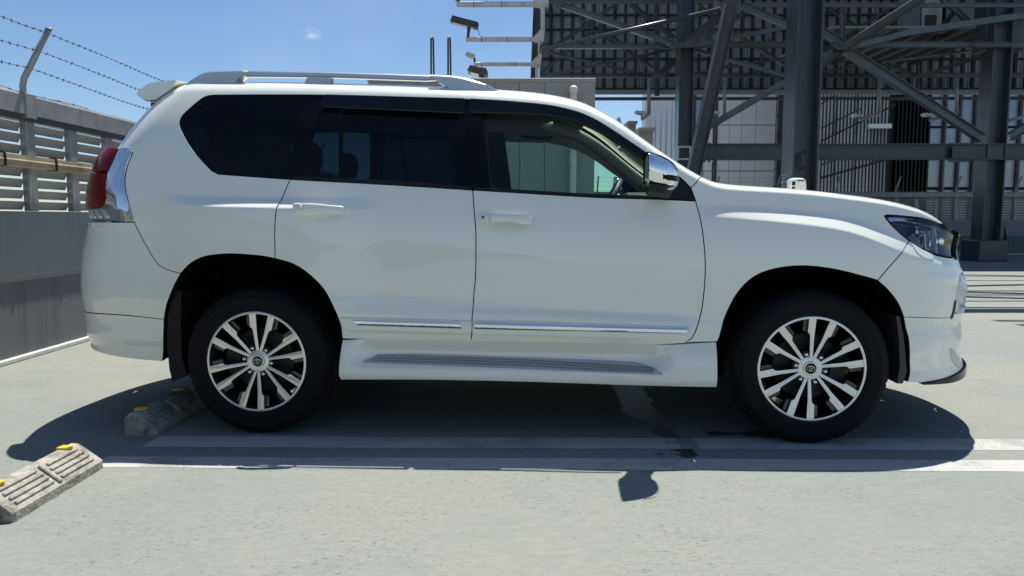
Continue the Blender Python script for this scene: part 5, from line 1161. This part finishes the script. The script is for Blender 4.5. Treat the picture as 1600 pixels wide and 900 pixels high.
# ---- wheels
def wheel(x, side, rotdeg):
    w = link('wheel', None, None, CAR); w.location = (x, -.80*side, .381); w.rotation_euler = (0, math.radians(rotdeg), 0 if side > 0 else PI); return w
def build_wheel(w):
    R_, hw = .385, .1325
    prof = [(.242, .105), (.252, -.112), (.262, -.122), (.280, -.1300), (.283, -.1318), (.287, -.1310), (.310, -.1335), (.330, -.1312), (.333, -.1326), (.337, -.1302), (.358, -.120), (.372, -.108), (.380, -.092), (R_, -.060), (R_-.008, -.056), (R_-.008, -.048), (R_, -.044), (R_+.001, -.008), (R_-.008, -.004), (R_-.008, .004), (R_+.001, .008), (R_, .044), (R_-.008, .048), (R_-.008, .056), (R_, .060), (.380, .092), (.372, .108), (.358, .12), (.31, .1335), (.262, .122), (.252, .112)]
    def mod(k, j, r, t):
        if j in (11, 12, 25, 26) and k % 3 == 0: r -= .006
        if j == 5: r += 0
        return r, t
    ty = MB().lathe(prof, 180, close=True, mod=mod).obj('tyre', M['rubber'], w, split=35)
    # rim
    mb = MB(); mb.lathe([(.262, -.118), (.2615, -.1205), (.257, -.1225), (.2495, -.1215), (.2485, -.118)], 120, 0); 
    mb.lathe([(.2485, -.118), (.240, -.100), (.236, -.05), (.225, .0), (.222, .10), (.25, .112)], 96, 1)
    rim = mb.obj('rim', [M['machined'], M['wheel_black']], w, split=40)
    def spoke(a0, a1, notch):
        """a0 hub angle, a1 rim angle (deg clockwise from up, seen from outside), notch +1/-1: side of the step"""
        A = Vector((math.sin(math.radians(a0)), math.cos(math.radians(a0))))*.050; B = Vector((math.sin(math.radians(a1)), math.cos(math.radians(a1))))*.2505
        d = (B-A).normalized(); n = Vector((d.y, -d.x)); L_ = (B-A).length
        lp = [(0, .0075), (.105, .0095), (.122, .0112), (.131, .0205), (.139, .0215), (.165, .0190), (L_, .0175)]; ls = [(0, .0068), (.105, .0096), (.14, .0128), (.17, .0155), (L_, .0175)]
        pl = [(t, h) for t, h in lp]; mi = [(t, -h) for t, h in reversed(ls)]
        return [A + d*t + n*(h*notch) for t, h in pl+mi], d, n, A, L_, lp
    def depth(p): r = p.length; return -.098 - .020*((r-.06)/.19)
    sh = MB(); bk = MB()
    for k in range(6):
        for (s_, nt) in ((-1, -1), (1, 1)):
            c = 60*k; poly, d, n, A_, L2, lp = spoke(c + s_*7.4, c + s_*11.6, nt)
            if nt < 0: pass
            fr = [(p.x, depth(p), p.y) for p in poly]; ctr = sum(poly, Vector((0, 0)))/len(poly)
            sub = MB()
            nn_ = len(poly); nl = len(lp); s0 = A_ + d*.012; s1 = A_ + d*(L2-.004)
            sub.add(fr + [(s0.x, depth(s0)-.0015, s0.y), (s1.x, depth(s1)-.0020, s1.y)], [tuple(range(nl)) + (nn_+1, nn_), tuple(range(nl, nn_)) + (nn_, nn_+1), (nl-1, nl, nn_+1), (nn_-1, 0, nn_)], 0)
            big = [p + (p-ctr).normalized()*.0015 for p in poly]
            sub.add([(p.x, depth(p)+.002, p.y) for p in big] + [(p.x, depth(p)+.040, p.y) for p in big], [(i, (i+1) % nn_, nn_+(i+1) % nn_, nn_+i) for i in range(nn_)] + [tuple(range(nn_))], 1)
            sub.obj('spoke', [M['machined'], M['wheel_black']], w)
            # dark stepped web beside the spoke
            A = poly[3]; B = poly[5]; side = (n*nt)
            web = [poly[3], poly[5], poly[6], poly[6] + side*.022 - Vector(poly[6]).normalized()*.004, poly[4] + side*.020]
            MB().add([(p.x, depth(p)+.016, p.y) for p in web] + [(p.x, depth(p)+.05, p.y) for p in web], [tuple(range(5))] + [(i, (i+1) % 5, 5+(i+1) % 5, 5+i) for i in range(5)], 0).obj('spoke_web', M['wheel_black'], w)
    hub = MB(); hub.lathe([(.036, -.1005), (.050, -.0995), (.058, -.097), (.061, -.088), (.062, -.03)], 48, 0); h_ = hub.obj('hub', M['machined'], w, split=40)
    cap = MB(); cap.lathe([(.0, -.1065), (.024, -.106), (.026, -.1045), (.034, -.1045), (.0355, -.1025), (.036, -.098)], 40, 0); cp = cap.obj('hub_cap', M['black_gloss'], w, split=30)
    MB().lathe([(.027, -.1050), (.028, -.1066), (.0335, -.1066), (.0345, -.1045)], 40).obj('cap_ring', M['machined'], cp) if False else None
    cr = MB(); cr.lathe([(.0265, -.1045), (.0275, -.1062), (.0335, -.1060), (.0350, -.1035)], 40); cr.obj('cap_ring', M['machined'], w, split=30)
    em = MB()
    def ell(rx, rz, cz):
        pts = [(rx*math.cos(t), -.1072, cz+rz*math.sin(t)) for t in np.linspace(0, 2*PI, 33)]; em.tube(pts, .0013, 6, caps=False)
    ell(.020, .0135, 0); ell(.0058, .0128, 0); ell(.0125, .0052, .0072); em.obj('emblem', M['machined'], w)
    lug = MB().lathe([(0, -.112), (.007, -.1115), (.0095, -.108), (.0105, -.088), (.0105, -.06)], 12, 0).mesh('lug_nut'); lug.materials.append(M['chrome'])
    for k in range(6):
        a = math.radians(30+60*k); link('lug_nut', lug, [], w, (.0725*math.sin(a), .004, .0725*math.cos(a)))
    for k in range(6):
        a = math.radians(30+60*k); MB().lathe([(.0165, -.094), (.0150, -.0945), (.0145, -.085), (.0145, -.06), (0, -.06)], 16, c=(.0725*math.sin(a), 0.0008, .0725*math.cos(a))).obj('lug_pocket', M['wheel_black'], w)
    MB().lathe([(.03, .012), (.205, .012), (.21, .03), (.03, .035)], 48).obj('dust_shield', M['void'], w)
    MB().lathe([(.06, -.035), (.10, -.03), (.165, -.03), (.168, -.026), (.168, -.006), (.10, -.006)], 64).obj('brake_disc', M['disc'], w, split=30)
    return w
w0 = build_wheel(wheel(0, 1, 8.2)); 
wheels = [w0]
for (x, sd, rot) in ((2.79, 1, 11), (0, -1, 20), (2.79, -1, 35)):
    c = clone_tree(w0, CAR, (x, -.80*sd, .381)); c.rotation_euler = (0, math.radians(rot)*(1 if sd > 0 else -1), 0 if sd > 0 else PI)
for x, a0 in ((0, PI), (2.79, 0)):
    for sd in (1, -1):
        mb = MB(); vs = []
        for y in (-.048, .015):
            for t in np.linspace(-.55, .55, 9): vs += [(x+.115*math.cos(a0+t), -(.80-y)*sd*1.0, .381+.115*math.sin(a0+t)), (x+.190*math.cos(a0+t), -(.80-y)*sd, .381+.190*math.sin(a0+t))]
        fs = []
        for b in (0, 18): fs += [(b+2*i, b+2*i+2, b+2*i+3, b+2*i+1) for i in range(8)]
        for i in range(8): fs += [(2*i+1, 2*i+3, 18+2*i+3, 18+2*i+1), (2*i, 2*i+2, 18+2*i+2, 18+2*i)]
        mb.add(vs, fs); mb.obj('brake_caliper', M['disc'], CAR)
        MB().lathe([(0, 0), (.05, 0), (.06, .05), (.06, .2)], 20, c=(x, -.74*sd if sd > 0 else .54, .381)).obj('axle_hub', M['dark_plastic'], CAR)
# wheel balance labels glimpsed between the spokes
MB().box((-.155, -.83, .405), (.022, .004, .034)).obj('weight_label', M['white'], CAR); MB().box((2.79+.13, -.83, .36), (.03, .004, .026)).obj('weight_label', M['white'], CAR)

# ---- wheel wells, mud flaps, underbody, inner shell
def well(arch, sd):
    a = dens(arch, .03, closed=False); p = np.array(S(a[:, 0], a[:, 1])).T; c = p.mean(0); k = len(p); mb = MB()
    A = [(q[0], -(q[1]-.012)*sd, q[2]) for q in p]; B = [(q[0], -.50*sd, q[2]) for q in p]
    mb.add(A+B, [(i, i+1, k+i+1, k+i) for i in range(k-1)] + [tuple(range(k, 2*k))], 0); return mb.obj('wheel_well', M['void'], CAR)
for sd in (1, -1):
    well([(q[0]+ (q[0]-2.78)*.012, q[1]+.006) for q in ARCH_F] , sd); well([(q[0]+(q[0]-.0)*.012, q[1]+.006) for q in ARCH_R], sd)
    mb = MB(); mb.prism([(-.478, .62), (-.458, .68), (-.43, .74), (-.40, .74), (-.405, .66), (-.412, .56), (-.415, .40), (-.395, .32), (-.385, .305), (-.470, .262), (-.484, .33), (-.490, .48)], .56, .885, lambda a, b, h: (a, -h*sd, b)); mb.obj('mud_flap', M['black_matt'], CAR)
    mb = MB(); mb.prism([(3.185, .645), (3.203, .64), (3.222, .56), (3.234, .482), (3.248, .37), (3.232, .312), (3.205, .312), (3.215, .40), (3.205, .52)], .60, .905, lambda a, b, h: (a, -h*sd, b)); mb.obj('arch_trim', M['dark_plastic'], CAR)
mb = MB(); mb.box((1.35, 0, .46), (4.2, 1.0, .22)); mb.box((1.39, 0, .42), (1.72, 1.70, .16)); mb.box((3.35, 0, .40), (.40, 1.25, .20)); mb.box((-.75, 0, .55), (.50, 1.45, .20)); mb.box((2.79, 0, .381), (.09, 1.3, .09)); mb.box((0, 0, .381), (.12, 1.3, .12)); mb.obj('underbody', M['void'], CAR)
inner = chain([(-.52, .95), (-.50, 1.33), (.2, 1.305), (1.12, 1.248), (2.0, 1.20), (2.22, 1.19)], [(2.22, 1.19), (2.20, .56)], [(2.20, .56), (.50, .56)], [(.50, .56), (.46, .70), (.30, .90), (.0, .96), (-.3, .93), (-.52, .95)])
both('door_lining', PM().panel(inner, off=-.075, inset=0, flange=0, res=(.1, .1)), M['dash'])
pil = chain([(ur(1.5, .6), 1.5), (ur(1.75, .6), 1.75), (-.58, vend(-.58))], [(-.58, vend(-.58)), (.5, vend(.5)), (1.3, vend(1.3)), (1.6, vend(1.6)), (1.9, vend(1.9)), (2.24, vend(2.24))], [(2.24, vend(2.24)), (2.19, 1.26)], [(2.19, 1.26), (2.06, 1.36), (1.985, 1.412), (1.925, 1.452), (1.835, 1.514), (1.743, 1.574), (1.652, 1.617), (1.564, 1.643), (1.472, 1.660), (1.291, 1.680), (1.146, 1.690), (1.022, 1.700), (.418, 1.72), (.08, 1.738), (-.25, 1.738), (-.31, 1.725), (-.39, 1.645), (-.40, 1.62), (-.385, 1.585), (-.31, 1.49), (-.21, 1.39)], [(-.21, 1.39), (-.45, 1.36), (ur(1.5, .6), 1.5)])
both('pillar_trim', PM().panel(pil, off=-.040, inset=0, flange=0, res=(.06, .03)), M['trim'])
both('pillar_trim', PM().panel([(1.02, 1.74, 1), (1.16, 1.73, 1), (1.21, 1.25, 1), (1.03, 1.26, 1)], off=-.045, inset=0, flange=.05), M['dash'])
mb = MB(); mb.box((1.9, 0, .62), (.80, 1.5, .1)); mb.box((1.0, 0, .62), (1.0, 1.5, .12)); mb.box((.2, 0, .62), (1.2, .92, .11)); mb.box((2.25, 0, .95), (.05, 1.45, .5)); mb.box((-.5, 0, .80), (.6, .92, .3)); mb.obj('cabin_floor', M['dash'], CAR)
mb = MB(); mb.box((3.0, 0, .90), (1.0, .92, .35)); mb.box((3.50, 0, .75), (.06, 1.2, .55)); mb.obj('engine_bay', M['void'], CAR)
top_sheet('bonnet_light_blocker', M['void'], lambda s: 2.36+.1*(1-s*s), lambda s: 3.24, lambda x: .012, drop=.035, inner=.97)  # added sheet blocking sunlight that leaks past the bonnet edges
MB().box((2.40, 0, 1.03), (.22, 1.3, .22)).obj('firewall', M['void'], CAR)
PM().panel(chain([(ur(.78, UH)+.02, .775), (ur(.78, UH)+.02, .835)], [(ur(.78, UH)+.02, .835), (ur(.835, PI/2), .835)], [(ur(.835, PI/2), .835), (ur(.775, PI/2), .775)], [(ur(.775, PI/2), .775), (ur(.78, UH)+.02, .775)]), off=-.022, inset=0, flange=.01, open_edge=RCE).mirror().obj('tailgate_light_blocker', M['void'], tgate)  # added strip closing the light gap below the tailgate
MB().box((-.72, 0, .79), (.74, 1.1, .06)).obj('cargo_floor', M['void'], CAR)
MB().box((-.60, 0, 1.80), (.12, 1.0, .04)).obj('roof_end_light_blocker', M['void'], CAR)  # added box that shuts out sunlight between roof end and tailgate
MB().box((-.74, 0, .56), (.46, 1.38, .28)).obj('rear_floor_light_blocker', M['void'], CAR)  # added box blocking sun that leaks to the ground under the tail
for sd in (1, -1):
    pts = []
    for u in np.linspace(1.42, 2.26, 12):
        x_, w_, z_ = edge(u); pts.append((x_-.01, -(w_-.052)*sd, z_-.045))
    MB().tube(pts, .040, 10).obj('pillar_trim', M['trim'], CAR)
# dashboard, wheel, seats
mb = MB(); vs = []; dp = [(1.98, .80), (1.92, 1.02), (1.90, 1.12), (1.95, 1.185), (2.10, 1.215), (2.33, 1.235), (2.34, .8)]
mb.prism(dp, -.70, .70, lambda a, b, h: (a, h, b)); mb.box((1.99, -.37, 1.205), (.20, .36, .10), bev=.025); dsh = mb.obj('dashboard', M['dash'], CAR)
st = link('steering_wheel', None, None, CAR); st.location = (1.80, -.37, 1.16); st.rotation_euler = (0, math.radians(-62+90), 0)
mb = MB(); mb.tube([(0, .185*math.cos(t), .185*math.sin(t)) for t in np.linspace(0, 2*PI, 49)], .016, 10, caps=False); mb.obj('steering_rim', M['steer'], st)
mb = MB(); mb.box((.02, 0, 0), (.05, .16, .12), bev=.02); mb.box((.015, 0, 0), (.02, .36, .03), bev=.008); mb.box((.015, 0, -.09), (.02, .04, .17), bev=.008); mb.tube([(.02, 0, 0), (.30, 0, 0)], .04, 10); mb.obj('steering_hub', M['seat'], st)
def seat(x, y, wid, sc=1.0):
    s_ = link('seat', None, None, CAR); s_.location = (x, y, .72)
    R = Matrix.Rotation(math.radians(-20), 3, 'Y')
    MB().box((.24, 0, .08), (.52, wid, .16), 0, Matrix.Rotation(math.radians(-6), 3, 'Y'), .04).obj('seat_cushion', M['seat'], s_)
    MB().box((-.10, 0, .36), (.15, wid, .60), 0, R, .05).obj('seat_back', M['seat'], s_)
    vs = []; k = 16
    for i in range(9):
        y_ = -.13+.26*i/8; e = max(.3, 1-abs(2*i/8-1)**4)
        for q in range(k):
            a = 2*PI*q/k; vs.append(Vector((-.235 + .055*e*math.cos(a), y_, .745 + .09*e*math.sin(a))))
    MB().add(vs, [(i*k+q, i*k+(q+1) % k, (i+1)*k+(q+1) % k, (i+1)*k+q) for i in range(8) for q in range(k)] + [tuple(range(k)), tuple(range(8*k, 9*k))], 0, True).obj('headrest', M['seat'], s_)
    MB().tube([(-.21, -.05, .60), (-.235, -.05, .72)], .007, 6).tube([(-.21, .05, .60), (-.235, .05, .72)], .007, 6).obj('headrest_post', M['chrome'], s_)
for y in (-.37, .37): seat(1.22, y, .50)
for y in (-.36, .40): seat(.36, y, .42)
mb = MB(); mb.box((1.93, .0, 1.565), (.045, .23, .075), bev=.015); mb.tube([(1.93, 0, 1.60), (1.90, 0, 1.72)], .012, 8); mb.obj('interior_mirror', M['mirror'], CAR)
for y in (-.33, .33): MB().box((1.60, y, 1.73), (.20, .38, .02), 0, Matrix.Rotation(math.radians(10), 3, 'Y'), .006).obj('sun_visor', M['trim'], CAR)
mb = MB(); mb.tube([(1.28, .665, 1.70), (1.30, .63, 1.675), (1.36, .62, 1.668), (1.44, .62, 1.664), (1.48, .635, 1.668), (1.50, .665, 1.69)], .012, 8); mb.obj('grab_handle', M['dash'], CAR)
